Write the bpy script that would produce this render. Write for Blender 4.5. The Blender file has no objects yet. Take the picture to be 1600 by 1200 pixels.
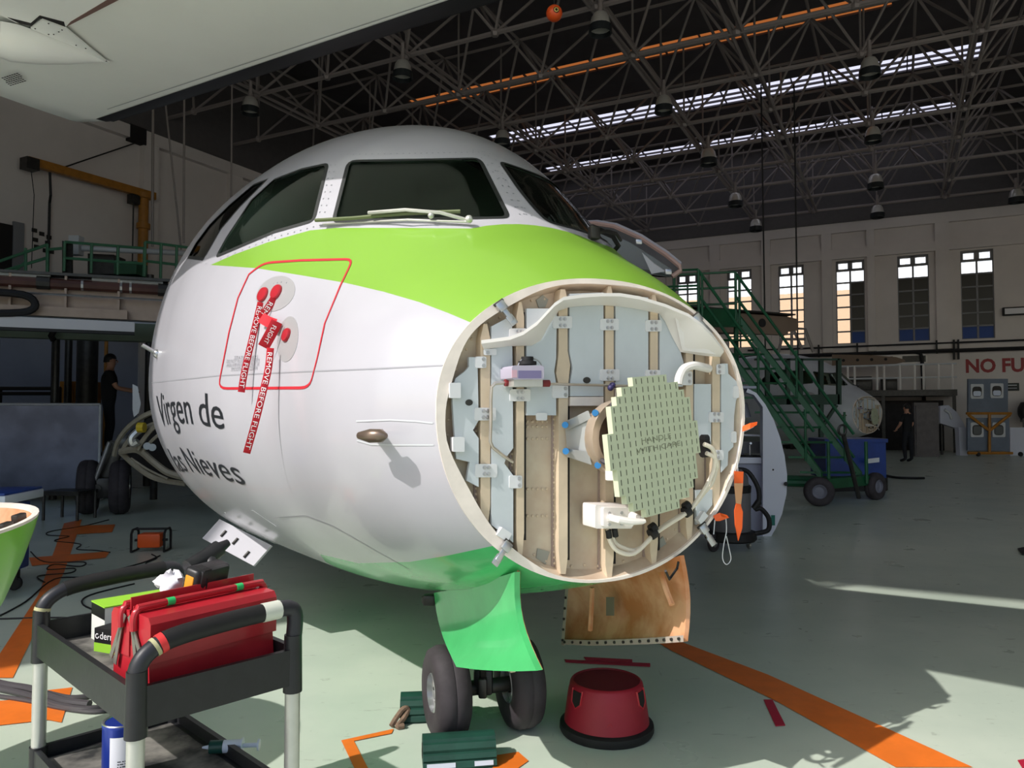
import bpy, bmesh, math, random
from mathutils import Vector as V, Matrix, geometry
R = random.Random(7)
SC = bpy.context.scene
COL = SC.collection
rad = math.radians

# ---------------------------------------------------------------- camera, sky, sun, exposure
EYE, F, PITCH = 1.5, 1180.0, math.atan(45 / 1180)
cam_d = bpy.data.cameras.new('camera'); cam = bpy.data.objects.new('camera', cam_d); COL.objects.link(cam)
cam.location = (0, 0, EYE); cam.rotation_euler = (math.pi / 2 + PITCH, 0, 0)
cam_d.sensor_fit = 'HORIZONTAL'; cam_d.sensor_width = 36; cam_d.lens = F / 1600 * 36
cam_d.clip_start = .05; cam_d.clip_end = 800
SC.camera = cam
SUN = V((-.81, -.57, .98)).normalized()
W = bpy.data.worlds.new('sky'); SC.world = W; W.use_nodes = True
nt = W.node_tree; nt.nodes.clear()
sky = nt.nodes.new('ShaderNodeTexSky'); sky.sky_type = 'NISHITA'; sky.sun_disc = False
sky.sun_elevation = math.asin(SUN.z); sky.sun_rotation = math.atan2(SUN.x, SUN.y); sky.air_density = 1.3; sky.dust_density = 2.0
bg = nt.nodes.new('ShaderNodeBackground'); bg.inputs['Strength'].default_value = .2
wo = nt.nodes.new('ShaderNodeOutputWorld')
nt.links.new(sky.outputs[0], bg.inputs[0]); nt.links.new(bg.outputs[0], wo.inputs[0])
sd = bpy.data.lights.new('sun', 'SUN'); so = bpy.data.objects.new('sun', sd); COL.objects.link(so)
sd.energy = 4.05; sd.angle = rad(.53); sd.color = (1, .965, .92)
so.location = SUN * 60; so.rotation_euler = (-SUN).to_track_quat('-Z', 'Y').to_euler()
SC.view_settings.view_transform = 'Standard'; SC.view_settings.look = 'None'
SC.view_settings.exposure = 0; SC.view_settings.gamma = 1; SC.view_settings.use_curve_mapping = False

# ---------------------------------------------------------------- pixel -> place helpers
CP, SP = math.cos(PITCH), math.sin(PITCH)
O0 = V((0, 0, EYE))
def ray(x, y):
    cx, cy, cz = (x - 800) / F, 1.0, (600 - y) / F
    return V((cx, cy * CP - cz * SP, cy * SP + cz * CP))
def at(x, y, d):
    r = ray(x, y); return O0 + r * (d / r.y)
def onz(x, y, z=0.0):
    r = ray(x, y); return O0 + r * ((z - EYE) / r.z)
def onpl(x, y, p, n):
    r = ray(x, y); return O0 + r * ((V(p) - O0).dot(n) / r.dot(n))
def proj(p):
    d = V(p) - O0; y = d.y * CP + d.z * SP; z = -d.y * SP + d.z * CP
    return (800 + F * d.x / y, 600 - F * z / y)

# ---------------------------------------------------------------- materials
def lin(c):
    return tuple(((v / 255) / 12.92 if v <= 10.3 else ((v / 255 + .055) / 1.055) ** 2.4) for v in c[:3])
MATS = {}
def mat(name, col, rough=.5, metal=0.0, var=0.0, scale=6.0, bump=0.0, col2=None, spec=.5, coat=0.0, emit=0.0, trans=0.0, alpha=1.0, ior=1.45, detail=4.0, stretch=None):
    if name in MATS: return MATS[name]
    m = bpy.data.materials.new(name); m.use_nodes = True
    n = m.node_tree.nodes; l = m.node_tree.links; b = n['Principled BSDF']
    c = lin(col); b.inputs['Base Color'].default_value = (*c, 1)
    b.inputs['Roughness'].default_value = rough; b.inputs['Metallic'].default_value = metal
    b.inputs['Specular IOR Level'].default_value = spec; b.inputs['Coat Weight'].default_value = coat
    b.inputs['Coat Roughness'].default_value = .06
    b.inputs['Transmission Weight'].default_value = trans; b.inputs['IOR'].default_value = ior; b.inputs['Alpha'].default_value = alpha
    if emit:
        b.inputs['Emission Color'].default_value = (*c, 1); b.inputs['Emission Strength'].default_value = emit
    if var or bump or col2:
        tc = n.new('ShaderNodeTexCoord'); nz = n.new('ShaderNodeTexNoise')
        nz.inputs['Scale'].default_value = scale; nz.inputs['Detail'].default_value = detail; nz.inputs['Roughness'].default_value = .6
        if stretch:
            mp = n.new('ShaderNodeMapping'); mp.inputs['Scale'].default_value = stretch
            l.new(tc.outputs['Object'], mp.inputs[0]); l.new(mp.outputs[0], nz.inputs['Vector'])
        else: l.new(tc.outputs['Object'], nz.inputs['Vector'])
        if var or col2:
            cr = n.new('ShaderNodeValToRGB')
            lo = lin(col2) if col2 else tuple(v * (1 - var) for v in c)
            cr.color_ramp.elements[0].position = .38; cr.color_ramp.elements[1].position = .62
            cr.color_ramp.elements[0].color = (*lo, 1); cr.color_ramp.elements[1].color = (*c, 1)
            l.new(nz.outputs['Fac'], cr.inputs[0]); l.new(cr.outputs[0], b.inputs['Base Color'])
        if bump:
            bp_ = n.new('ShaderNodeBump'); bp_.inputs['Strength'].default_value = bump; bp_.inputs['Distance'].default_value = .01
            l.new(nz.outputs['Fac'], bp_.inputs['Height']); l.new(bp_.outputs[0], b.inputs['Normal'])
    MATS[name] = m
    return m
M_white = mat('white_paint', (187, 185, 192), .25, var=.03, scale=2, coat=.3)
M_green = mat('lime_paint', (130, 176, 62), .3, var=.03, scale=2, coat=.3)
M_bgreen = mat('emerald_paint', (80, 190, 114), .24, var=.12, scale=5, coat=.3)
M_rim = mat('rim_primer', (240, 228, 218), .55, var=.12, scale=9)
M_beige = mat('bulkhead_primer', (204, 190, 168), .5, scale=4, col2=(184, 160, 138))
M_tan = mat('stiffener_tan', (214, 194, 168), .5, var=.12, scale=7)
M_pgrey = mat('insulation_grey', (198, 204, 208), .45, var=.05, scale=6)
M_clip = mat('clip_grey', (216, 216, 218), .4)
M_dark = mat('shadow_gap_black', (28, 24, 24), .7)
M_black = mat('black_rubber', (26, 25, 27), .6, var=.25, scale=14)
M_tyre = mat('tyre_rubber', (62, 56, 60), .75, var=.3, scale=9, bump=.15)
M_bplast = mat('black_plastic', (36, 36, 39), .42, var=.2, scale=20, bump=.08)
M_steel = mat('bright_steel', (196, 196, 198), .28, .85, var=.12, scale=12)
M_alu = mat('brushed_aluminium', (205, 204, 198), .35, .6, var=.1, scale=10)
M_gunmetal = mat('dark_steel', (70, 68, 66), .45, .6, var=.25, scale=10)
M_red = mat('red_enamel', (178, 36, 48), .36, var=.12, scale=8, coat=.15)
M_redcloth = mat('red_ribbon', (206, 34, 48), .6)
M_wtext = mat('white_lettering', (240, 238, 238), .6)
M_ktext = mat('charcoal_lettering', (40, 42, 46), .4)
M_gtext = mat('grey_lettering', (150, 150, 156), .5)
M_redline = mat('red_line_paint', (200, 44, 56), .4)
M_seam = mat('seam_grey', (150, 150, 156), .5)
M_orange = mat('orange_plastic', (232, 92, 30), .45, var=.1)
M_gsteel = mat('green_steel', (26, 92, 58), .45, var=.25, scale=6)
M_blue = mat('blue_enamel', (24, 62, 140), .4, var=.2, scale=5)
M_truss = mat('truss_steel_grey', (152, 142, 138), .55, .2, var=.15, scale=2)
M_deck = mat('roof_deck_dark', (88, 82, 84), .8, var=.2, scale=1)
M_wall = mat('wall_plaster', (222, 214, 210), .85, var=.08, scale=.6, bump=.05)
M_wgrey = mat('white_grey_paint', (206, 208, 212), .4, var=.06, scale=4)
M_floorline = mat('orange_floor_paint', (236, 120, 40), .45, var=.14, scale=5)
M_white2 = mat('white_plastic', (232, 226, 222), .35)
M_skin = mat('skin_tone', (190, 140, 116), .55)
M_shirt = mat('black_cotton', (22, 22, 26), .85)
M_trouser = mat('dark_workwear', (26, 27, 34), .85)
M_hair = mat('dark_hair', (24, 18, 16), .6)
M_yellow = mat('ochre_steel', (178, 120, 44), .5, var=.2, scale=6)
M_peach = mat('peach_composite', (214, 160, 122), .5, var=.3, scale=5, col2=(186, 116, 70))
M_limebox = mat('lime_card', (150, 206, 60), .5)

# the skin panels are lined grey-green on their inner side
for m_ in (M_white, M_green):
    n_ = m_.node_tree.nodes; l_ = m_.node_tree.links; b_ = n_['Principled BSDF']; src = b_.inputs['Base Color'].links[0].from_socket
    g_ = n_.new('ShaderNodeNewGeometry'); x_ = n_.new('ShaderNodeMix'); x_.data_type = 'RGBA'; l_.new(g_.outputs['Backfacing'], x_.inputs[0]); l_.new(src, x_.inputs[6]); x_.inputs[7].default_value = (.11, .13, .11, 1); l_.new(x_.outputs[2], b_.inputs['Base Color'])
# floor paint with scuffs
def floor_mat():
    m = bpy.data.materials.new('green_floor_epoxy'); m.use_nodes = True
    n = m.node_tree.nodes; l = m.node_tree.links; b = n['Principled BSDF']
    tc = n.new('ShaderNodeTexCoord')
    def noise(sc, det, st=None, ro=.6):
        z = n.new('ShaderNodeTexNoise'); z.inputs['Scale'].default_value = sc; z.inputs['Detail'].default_value = det; z.inputs['Roughness'].default_value = ro
        if st:
            mp = n.new('ShaderNodeMapping'); mp.inputs['Scale'].default_value = st[:3]; mp.inputs['Rotation'].default_value = (0, 0, st[3])
            l.new(tc.outputs['Object'], mp.inputs[0]); l.new(mp.outputs[0], z.inputs['Vector'])
        else: l.new(tc.outputs['Object'], z.inputs['Vector'])
        return z
    def ramp(z, a, bb, ca, cb):
        r = n.new('ShaderNodeValToRGB'); r.color_ramp.elements[0].position = a; r.color_ramp.elements[1].position = bb
        r.color_ramp.elements[0].color = (*ca, 1); r.color_ramp.elements[1].color = (*cb, 1); l.new(z.outputs['Fac'], r.inputs[0]); return r
    base = ramp(noise(.9, 5), .35, .65, lin((186, 198, 183)), lin((202, 211, 195)))
    def mul(a, bb, f=1.0):
        x = n.new('ShaderNodeMix'); x.data_type = 'RGBA'; x.blend_type = 'MULTIPLY'; x.inputs[0].default_value = f
        l.new(a, x.inputs[6]); l.new(bb.outputs[0], x.inputs[7]); return x.outputs[2]
    s1 = ramp(noise(3.2, 8, (1, 5, 1, .5), .7), .29, .38, (.35, .33, .32), (1, 1, 1))
    s2 = ramp(noise(2.6, 8, (6, 1, 1, .9), .72), .27, .35, (.4, .38, .36), (1, 1, 1))
    s3 = ramp(noise(11, 3), .26, .33, (.5, .5, .48), (1, 1, 1))
    o = mul(mul(mul(base.outputs[0], s1, .8), s2, .8), s3, .5)
    l.new(o, b.inputs['Base Color'])
    rr = n.new('ShaderNodeMapRange'); rr.inputs['To Min'].default_value = .2; rr.inputs['To Max'].default_value = .42
    l.new(noise(2.2, 4).outputs['Fac'], rr.inputs[0]); l.new(rr.outputs[0], b.inputs['Roughness'])
    return m
M_floor = floor_mat()

# ---------------------------------------------------------------- mesh builder
def basis(d):
    d = V(d).normalized(); a = V((0, 0, 1)) if abs(d.z) < .95 else V((1, 0, 0))
    x = d.cross(a).normalized(); return x, d.cross(x).normalized(), d
class MB:
    def __init__(s, M=None): s.v = []; s.f = []; s.m = []; s.M = M; s.n = None
    def add(s, vs, fs, mi=0):
        o = len(s.v)
        for p in vs: s.v.append((s.M @ V(p)) if s.M else V(p))
        for f in fs: s.f.append([i + o for i in f]); s.m.append(mi)
        return s
    def box(s, c, size, rot=None, mi=0):
        x, y, z = (v / 2 for v in size); c = V(c)
        vs = [V((i, j, k)) for i in (-x, x) for j in (-y, y) for k in (-z, z)]
        vs = [c + (rot @ p if rot else p) for p in vs]
        return s.add(vs, [(0, 1, 3, 2), (4, 6, 7, 5), (0, 4, 5, 1), (2, 3, 7, 6), (0, 2, 6, 4), (1, 5, 7, 3)], mi)
    def b2(s, a, b, mi=0):
        a, b = V(a), V(b); return s.box((a + b) / 2, [abs(v) for v in (b - a)], None, mi)
    def rbox(s, c, size, r=.01, rot=None, mi=0, seg=2):
        bm = bmesh.new(); bmesh.ops.create_cube(bm, size=1)
        for v in bm.verts: v.co = V((v.co.x * size[0], v.co.y * size[1], v.co.z * size[2]))
        bmesh.ops.bevel(bm, geom=bm.edges[:], offset=r, segments=seg, profile=.5, affect='EDGES')
        bm.verts.ensure_lookup_table(); bm.verts.index_update()
        c = V(c); vs = [c + (rot @ v.co if rot else v.co) for v in bm.verts]
        s.add(vs, [[v.index for v in f.verts] for f in bm.faces], mi); bm.free(); return s
    def cyl(s, a, b, r, r2=None, n=12, caps=True, mi=0):
        a, b = V(a), V(b); r2 = r if r2 is None else r2
        x, y, d = basis(b - a)
        vs = []
        for p, q in ((a, r), (b, r2)):
            for k in range(n):
                t = 2 * math.pi * k / n; vs.append(p + x * (q * math.cos(t)) + y * (q * math.sin(t)))
        fs = [(k, (k + 1) % n, n + (k + 1) % n, n + k) for k in range(n)]
        if caps: fs += [list(range(n))[::-1], list(range(n, 2 * n))]
        return s.add(vs, fs, mi)
    def tube(s, pts, r, n=8, mi=0, smooth=0, flat=1.0):
        pts = [V(p) for p in pts]
        if smooth: pts = spline(pts, smooth)
        x, y, d = basis(pts[1] - pts[0]); vs = []
        for i, p in enumerate(pts):
            t = (pts[min(i + 1, len(pts) - 1)] - pts[max(i - 1, 0)]).normalized()
            x = (x - t * x.dot(t)).normalized(); y = t.cross(x)
            rr = r(i / (len(pts) - 1)) if callable(r) else r
            for k in range(n):
                a = 2 * math.pi * k / n; vs.append(p + x * (rr * math.cos(a)) + y * (rr * flat * math.sin(a)))
        fs = [(i * n + k, i * n + (k + 1) % n, (i + 1) * n + (k + 1) % n, (i + 1) * n + k) for i in range(len(pts) - 1) for k in range(n)]
        fs += [list(range(n))[::-1], [(len(pts) - 1) * n + k for k in range(n)]]
        return s.add(vs, fs, mi)
    def lathe(s, prof, c=(0, 0, 0), ax=(0, 0, 1), n=24, mi=0, ends=True):
        x, y, d = basis(ax); c = V(c); vs = []
        for r, h in prof:
            for k in range(n):
                a = 2 * math.pi * k / n; vs.append(c + d * h + x * (r * math.cos(a)) + y * (r * math.sin(a)))
        m = len(prof)
        fs = [(i * n + k, i * n + (k + 1) % n, (i + 1) * n + (k + 1) % n, (i + 1) * n + k) for i in range(m - 1) for k in range(n)]
        if ends: fs += [list(range(n))[::-1], [(m - 1) * n + k for k in range(n)]]
        return s.add(vs, fs, mi)
    def ball(s, c, r, n=10, m=7, mi=0, sc=(1, 1, 1)):
        c = V(c); vs = [c + V((0, 0, r * sc[2]))]
        for i in range(1, m):
            p = math.pi * i / m
            for k in range(n):
                a = 2 * math.pi * k / n; vs.append(c + V((r * sc[0] * math.sin(p) * math.cos(a), r * sc[1] * math.sin(p) * math.sin(a), r * sc[2] * math.cos(p))))
        vs.append(c - V((0, 0, r * sc[2]))); L = len(vs) - 1
        fs = [(0, 1 + k, 1 + (k + 1) % n) for k in range(n)]
        fs += [(1 + i * n + k, 1 + (i + 1) * n + k, 1 + (i + 1) * n + (k + 1) % n, 1 + i * n + (k + 1) % n) for i in range(m - 2) for k in range(n)]
        fs += [(L, 1 + (m - 2) * n + (k + 1) % n, 1 + (m - 2) * n + k) for k in range(n)]
        return s.add(vs, fs, mi)
    def prism(s, pts, d, mi=0):
        pts = [V(p) for p in pts]; d = V(d); k = len(pts)
        return s.add(pts + [p + d for p in pts], [list(range(k))[::-1], list(range(k, 2 * k))] + [(i, (i + 1) % k, k + (i + 1) % k, k + i) for i in range(k)], mi)
    def grid(s, rows, mi=0, close=False):
        n = len(rows[0]); vs = [p for r in rows for p in r]
        fs = [(i * n + k, i * n + (k + 1) % n, (i + 1) * n + (k + 1) % n, (i + 1) * n + k) for i in range(len(rows) - 1) for k in range(n if close else n - 1)]
        return s.add(vs, fs, mi)
    def slab(s, rows, off, mi=0):
        """a sheet given as rows of points, with thickness vector off (or a function row,col)"""
        n = len(rows[0]); m = len(rows); top = [V(p) for r in rows for p in r]
        bot = [p + V(off) for p in top]; q = n * m; fs = []
        for i in range(m - 1):
            for k in range(n - 1):
                a = [i * n + k, i * n + k + 1, (i + 1) * n + k + 1, (i + 1) * n + k]
                fs.append(a); fs.append([q + j for j in a[::-1]])
        rim = [k for k in range(n)] + [i * n + n - 1 for i in range(1, m)] + [(m - 1) * n + k for k in range(n - 2, -1, -1)] + [i * n for i in range(m - 2, 0, -1)]
        fs += [(rim[i], rim[(i + 1) % len(rim)], q + rim[(i + 1) % len(rim)], q + rim[i]) for i in range(len(rim))]
        return s.add(top + bot, fs, mi)
def spline(pts, k):
    out = []
    for i in range(len(pts) - 1):
        p0 = pts[max(i - 1, 0)]; p1 = pts[i]; p2 = pts[i + 1]; p3 = pts[min(i + 2, len(pts) - 1)]
        for j in range(k):
            t = j / k
            out.append(.5 * ((2 * p1) + (p2 - p0) * t + (2 * p0 - 5 * p1 + 4 * p2 - p3) * t * t + (3 * p1 - p0 - 3 * p2 + p3) * t ** 3))
    return out + [pts[-1]]
PMI = {}
def link(o, parent):
    COL.objects.link(o)
    if parent:
        o.parent = parent
        o.matrix_parent_inverse = PMI.get(parent.name, Matrix.Identity(4))
def O(name, mb, m, parent=None, label=None, cat=None, group=None, kind=None, ang=35):
    me = bpy.data.meshes.new(name); me.from_pydata([tuple(p) for p in mb.v], [], mb.f)
    ms = m if isinstance(m, (list, tuple)) else [m]
    for x in ms: me.materials.append(x)
    if any(mb.m): me.polygons.foreach_set('material_index', mb.m)
    bm = bmesh.new(); bm.from_mesh(me); bmesh.ops.recalc_face_normals(bm, faces=bm.faces); bm.to_mesh(me); bm.free()
    me.polygons.foreach_set('use_smooth', [True] * len(me.polygons))
    me.set_sharp_from_angle(angle=rad(ang)); me.update()
    o = bpy.data.objects.new(name, me); link(o, parent)
    tag(o, label, cat, group, kind)
    return o
def tag(o, label=None, cat=None, group=None, kind=None):
    for k, v in (('label', label), ('category', cat), ('group', group), ('kind', kind)):
        if v: o[k] = v
    return o
def thing(name, label, cat, loc, rz=0.0, group=None, kind=None):
    o = bpy.data.objects.new(name, None); o.empty_display_size = .1; COL.objects.link(o)
    o.location = loc; o.rotation_euler = (0, 0, rz)
    PMI[o.name] = (Matrix.Translation(V(loc)) @ Matrix.Rotation(rz, 4, 'Z')).inverted()
    return tag(o, label, cat, group, kind)
def copy_tree(o, parent=None):
    c = o.copy(); COL.objects.link(c)
    if parent: c.parent = parent; c.matrix_parent_inverse = o.matrix_parent_inverse
    for ch in list(o.children): copy_tree(ch, c)
    return c
def XF(loc, rz=0.0, rx=0.0, ry=0.0, sc=1.0):
    return Matrix.Translation(V(loc)) @ Matrix.Rotation(rz, 4, 'Z') @ Matrix.Rotation(ry, 4, 'Y') @ Matrix.Rotation(rx, 4, 'X') @ Matrix.Scale(sc, 4)
def text2d(body, size=1.0, cut=None, align='LEFT', sp=1.0, bold=0.0):
    cu = bpy.data.curves.new('txt', 'FONT'); cu.body = body; cu.size = size; cu.align_x = align; cu.resolution_u = 3; cu.space_character = sp; cu.offset = bold
    ob = bpy.data.objects.new('txt', cu); me = bpy.data.meshes.new_from_object(ob)
    bm = bmesh.new(); bm.from_mesh(me)
    bmesh.ops.triangulate(bm, faces=bm.faces[:])
    if cut:
        for _ in range(4):
            es = [e for e in bm.edges if e.calc_length() > cut]
            if not es: break
            bmesh.ops.subdivide_edges(bm, edges=es, cuts=1)
            bmesh.ops.triangulate(bm, faces=[f for f in bm.faces if len(f.verts) > 3])
    bm.verts.index_update()
    vs = [(v.co.x, v.co.y) for v in bm.verts]; fs = [[v.index for v in f.verts] for f in bm.faces]
    bm.free(); bpy.data.objects.remove(ob); bpy.data.curves.remove(cu); bpy.data.meshes.remove(me)
    return vs, fs
def text_on(mb, body, fn, size=1.0, cut=None, align='LEFT', mi=0, sp=1.0, bold=0.0):
    vs, fs = text2d(body, size, cut, align, sp, bold); mb.add([fn(u, v) for u, v in vs], fs, mi); return mb
def planefn(o, ux, uy, sc=1.0):
    o, ux, uy = V(o), V(ux), V(uy); return lambda u, v: o + ux * (u * sc) + uy * (v * sc)
def textw(body, size=1.0, sp=1.0):
    vs, _ = text2d(body, size, sp=sp); return max(p[0] for p in vs)
# ================================================================ SETTING
Uh = V((.89, -.456, 0)).normalized(); Vh = V((.456, .89, 0)).normalized(); Kc = V((-1, 39.6, 0)); UP = V((0, 0, 1))
ROT_H = math.atan2(Uh.y, Uh.x)
MW = Matrix(((Uh.x, Vh.x, 0, Kc.x), (Uh.y, Vh.y, 0, Kc.y), (0, 0, 1, 0), (0, 0, 0, 1)))   # hangar axes: s along the window wall, q away from us, z up
def hl(p): return MW.inverted() @ V(p)
def struct(name, mb, m, parent=None): return O(name, mb, m, parent, kind=None if parent else 'structure')
DOORQ = hl((-9.6, 0, 0)).y
struct('floor', MB().add([(-46, -6, 0), (60, -6, 0), (60, 60, 0), (-46, 60, 0)], [(0, 1, 2, 3)]), M_floor)
M_apron = mat('apron_concrete', (186, 182, 172), .85, var=.12, scale=.3)
struct('ground', MB().add([(-200, -200, -.02), (200, -200, -.02), (200, 160, -.02), (-200, 160, -.02)], [(0, 1, 2, 3)]), M_apron)
# --- window wall
WINS = [((9.79, 10.74), 5.75), ((12.1, 13.17), 5.7), ((14.31, 15.36), 5.5), ((16.64, 17.75), 5.4), ((18.98, 20.11), 6), ((21.22, 22.34), 6), ((24.6, 25.75), 6), ((28.0, 29.15), 6)]
Z0, Z1, ZT = 4.42, 7.95, 9.55
wb = MB(MW); T = .35
edges = [0] + [e for w in WINS for e in w[0]] + [62]
wb.b2((0, 0, 0), (62, T, Z0)); wb.b2((0, 0, Z1), (62, T, 13.9))
for i in range(0, len(edges), 2): wb.b2((edges[i], 0, Z0), (edges[i + 1], T, Z1))
for a, b in ((11.35, 11.8), (13.62, 14.0), (16.1, 16.5), (17.85, 18.15), (20.35, 20.85), (24.0, 24.4), (27.3, 27.6), (30.5, 31), (8.9, 9.3), (3, 3.4), (6, 6.4)): wb.b2((a, -.16, Z0 - .35), (b, .01, ZT))
wb.b2((0, -.175, 9.14), (62, .01, ZT)); wb.b2((0, -.17, 8.02), (62, .01, 8.42))
struct('wall_back', wb, M_wall)
M_roofband = mat('clerestory_band', (92, 88, 88), .8, var=.1)
struct('trim_1', MB(MW).b2((0, -.2, ZT), (62, -.01, 13.7)), M_roofband)
# --- left wall
wl = MB(MW); wl.b2((-.35, DOORQ, 0), (0, 0, 13.9))
for q in (-4, -8.5, -13, -17.5, -20.6, -26, -31, -36): wl.b2((0, q - .25, 0), (.18, q + .25, 9.3))
wl.b2((0, DOORQ, 9.1), (.2, 0, 9.45))
struct('wall_left', wl, M_wall)
struct('trim_2', MB(MW).b2((0, DOORQ, 9.45), (.12, 0, 13.7)), M_roofband)
# grey-blue lower wall cladding behind the wing
struct('trim_3', MB(MW).b2((.0, -30, 0), (.1, -14, 4.6)), mat('blue_grey_wall_paint', (160, 166, 186), .7, var=.1, scale=1))
# hangar front: unseen door leaf added to shade left floor, far right wall, header
fr = MB(MW); fr.b2((0, DOORQ - .3, 0), (hl((-9.6, 0, 0)).x, DOORQ, 13.4)); struct('shade_door_1', fr, mat('shade_door_sheet', (150, 154, 156), .6, var=.1))
struct('wall_right', MB(MW).b2((58, DOORQ, 0), (58.3, 0, 13.9)), M_wall)
struct('trim_4', MB(MW).b2((0, DOORQ - .4, 13.45), (58, DOORQ, 14.2)), M_roofband)
# --- roof deck (with openings where the rooflights lie)
DZ = 13.3
lights = [((785, 232), (1535, 70), .62, 1, -9, 0), ((870, 280), (1510, 155), .56, 1, -6, 0), ((660, 177), (1060, 65), .45, 2, -3, 6)]
def deckhit(p): return hl(onz(p[0], p[1], DZ - .12))
strips = []
for a, b, w, k, e0, e1 in lights:
    A_, B_ = deckhit(a), deckhit(b); strips.append(((A_.y + B_.y) / 2, A_.x, B_.x + e1, w, k))
B_ = deckhit((1380, 4)); strips.sort()
dk = MB(MW); q0 = DOORQ
for q, s0, s1, w, k in strips:
    dk.b2((0, q0, DZ), (58, q - w, DZ + .12)); dk.b2((0, q - w, DZ), (s0, q + w, DZ + .12)); dk.b2((s1, q - w, DZ), (58, q + w, DZ + .12)); q0 = q + w
dk.b2((0, q0, DZ), (58, .3, DZ + .12))
struct('ceiling', dk, M_deck)
M_sky1 = mat('rooflight_clear', (232, 234, 255), .4, emit=1.0); M_sky2 = mat('rooflight_amber', (206, 120, 62), .5, emit=.55)
for n, (q, s0, s1, w, k) in enumerate(strips):
    win = struct('window_%d' % (n + 20), MB(MW).b2((s0, q - w, DZ + .06), (s1, q + w, DZ + .1)), M_sky1 if k == 1 else M_sky2)
    for j in range(-1, 2, 1):
        if j: O('glazing_bar', MB(MW).b2((s0, q + j * w / 3 - .035, DZ - .02), (s1, q + j * w / 3 + .035, DZ + .05)), M_deck, win)
    m = int((s1 - s0) / 1.22)
    for j in range(1, m): O('glazing_bar', MB(MW).b2((s0 + j * 1.22 - .02, q - w, DZ - .02), (s0 + j * 1.22 + .02, q + w, DZ + .05)), M_deck, win)
# --- windows in the window wall
M_frame = mat('grey_window_frame', (128, 128, 132), .5)
M_glass = mat('clear_glass', (235, 240, 245), .03, trans=1.0, ior=1.05)
M_fblue = mat('blue_window_film', (44, 74, 140), .6, trans=.25)
M_fblk = mat('blacked_out_pane', (14, 13, 16), .35)
for n, ((a, b), _) in enumerate(WINS):
    fm = MB(MW); rows = [Z0 + (Z1 - Z0) * k / 6.6 for k in range(6)] + [Z1 - .42 if 0 else Z0 + (Z1 - Z0) * 5.85 / 6.6, Z1]
    rows = [Z0 + k * .52 for k in range(7)] + [Z1]
    for x in (a, b, (a + b) / 2): fm.b2((x - .035, .08, Z0), (x + .035, .17, Z1))
    for z in rows: fm.b2((a, .08, z - .03), (b, .17, z + .03))
    w = struct('window_%d' % (n + 1), fm, M_frame)
    O('vent_sash', MB(MW).b2((a + .03, .05, rows[6]), (a + .1, .17, Z1)).b2((b - .1, .05, rows[6]), (b - .03, .17, Z1)).b2(((a + b) / 2 - .09, .05, rows[6]), ((a + b) / 2 + .09, .17, Z1)).b2((a, .05, Z1 - .09), (b, .17, Z1)).b2((a, .05, rows[6] - .02), (b, .17, rows[6] + .06)), M_frame, w)
    for c in range(2):
        x0, x1 = (a, (a + b) / 2) if c == 0 else ((a + b) / 2, b)
        for k in range(7):
            m = M_glass
            if n >= 4 or (n == 3 and c == 1):
                if k == 0: m = M_fblue
                elif k < 5: m = M_fblk
                if n >= 4 and k == 1: m = M_fblue if k == 1 and n == 99 else M_fblk
            O('pane', MB(MW).b2((x0 + .03, .12, rows[k] + .025), (x1 - .03, .128, rows[k + 1] - .025)), m, w)
# --- what stands outside the windows: sunlit corrugated shed and tan wall
cor = MB(MW); rows = []
for k in range(0, 241): rows.append([(-10 + k * .25, 26 + (.12 if k % 2 else 0), z) for z in (4.6, 15)])
cor.grid(rows); sh = thing('metal_shed', 'white corrugated shed seen through the tall hangar windows', 'building', MW @ V((15, 26, 0)), kind='structure')
O('corrugated_sheet', cor, mat('white_sheet', (236, 238, 240), .6), sh)
O('lower_wall', MB(MW).b2((-10, 26.2, 0), (50, 26.6, 4.6)), mat('tan_render', (226, 186, 150), .8), sh)
# low tan building in front of the shed
tb = thing('tan_building', 'tan rendered outbuilding outside the left hangar windows', 'building', MW @ V((10, 20, 0)), kind='structure')
O('wall', MB(MW).b2((-10, 20, 3.0), (29, 21, 9.7)), mat('tan_render', (226, 186, 150), .8), tb)
O('parapet', MB(MW).b2((22.5, 19.4, 0), (29, 19.9, 7.6)), M_wgrey, tb)
# --- conduits on the window wall
pi = thing('wall_conduit', 'black conduit run along the back wall under the windows', 'pipe', MW @ V((20, -.2, 4)))
O('pipe', MB(MW).tube([(9, -.2, 3.95), (30, -.2, 3.98)], .075), M_black, pi)
O('pipe', MB(MW).tube([(13, -.18, 4.27), (30, -.18, 4.3)], .035), M_black, pi)
O('pipe', MB(MW).tube([(19.6, -.2, 3.95), (19.75, -.2, 3.9), (19.8, -.2, 3.7), (19.85, -.2, 1.6)], .07), M_black, pi)
for s in (13.3, 15.9, 17.4, 20.3, 20.9, 21.05): O('bracket', MB(MW).b2((s, -.24, 3.62 if s > 20.5 else 3.88), (s + .06, -.01, 4.4)), M_black, pi)
# --- NO FUMAR lettering
ff = lambda u, v: MW @ V((21.3 + u, -.012, 3.1 + v * 1.1))
w0 = textw('NO FUMAR', .66); k = 3.3 / w0
sg = thing('painted_sign', 'NO FUMAR painted in dark red letters on the back wall', 'sign', MW @ V((21.3, 0, 3.1)))
for wd_, s0 in (('NO', 0), ('FUMAR', textw('NO F', .66) - textw('F', .66))):
    tx = MB(); text_on(tx, wd_, lambda u, v: ff((u + s0) * k, v), .66, bold=.022); O('painted_word', tx, mat('oxide_red_lettering', (160, 70, 72), .7), sg)
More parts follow.
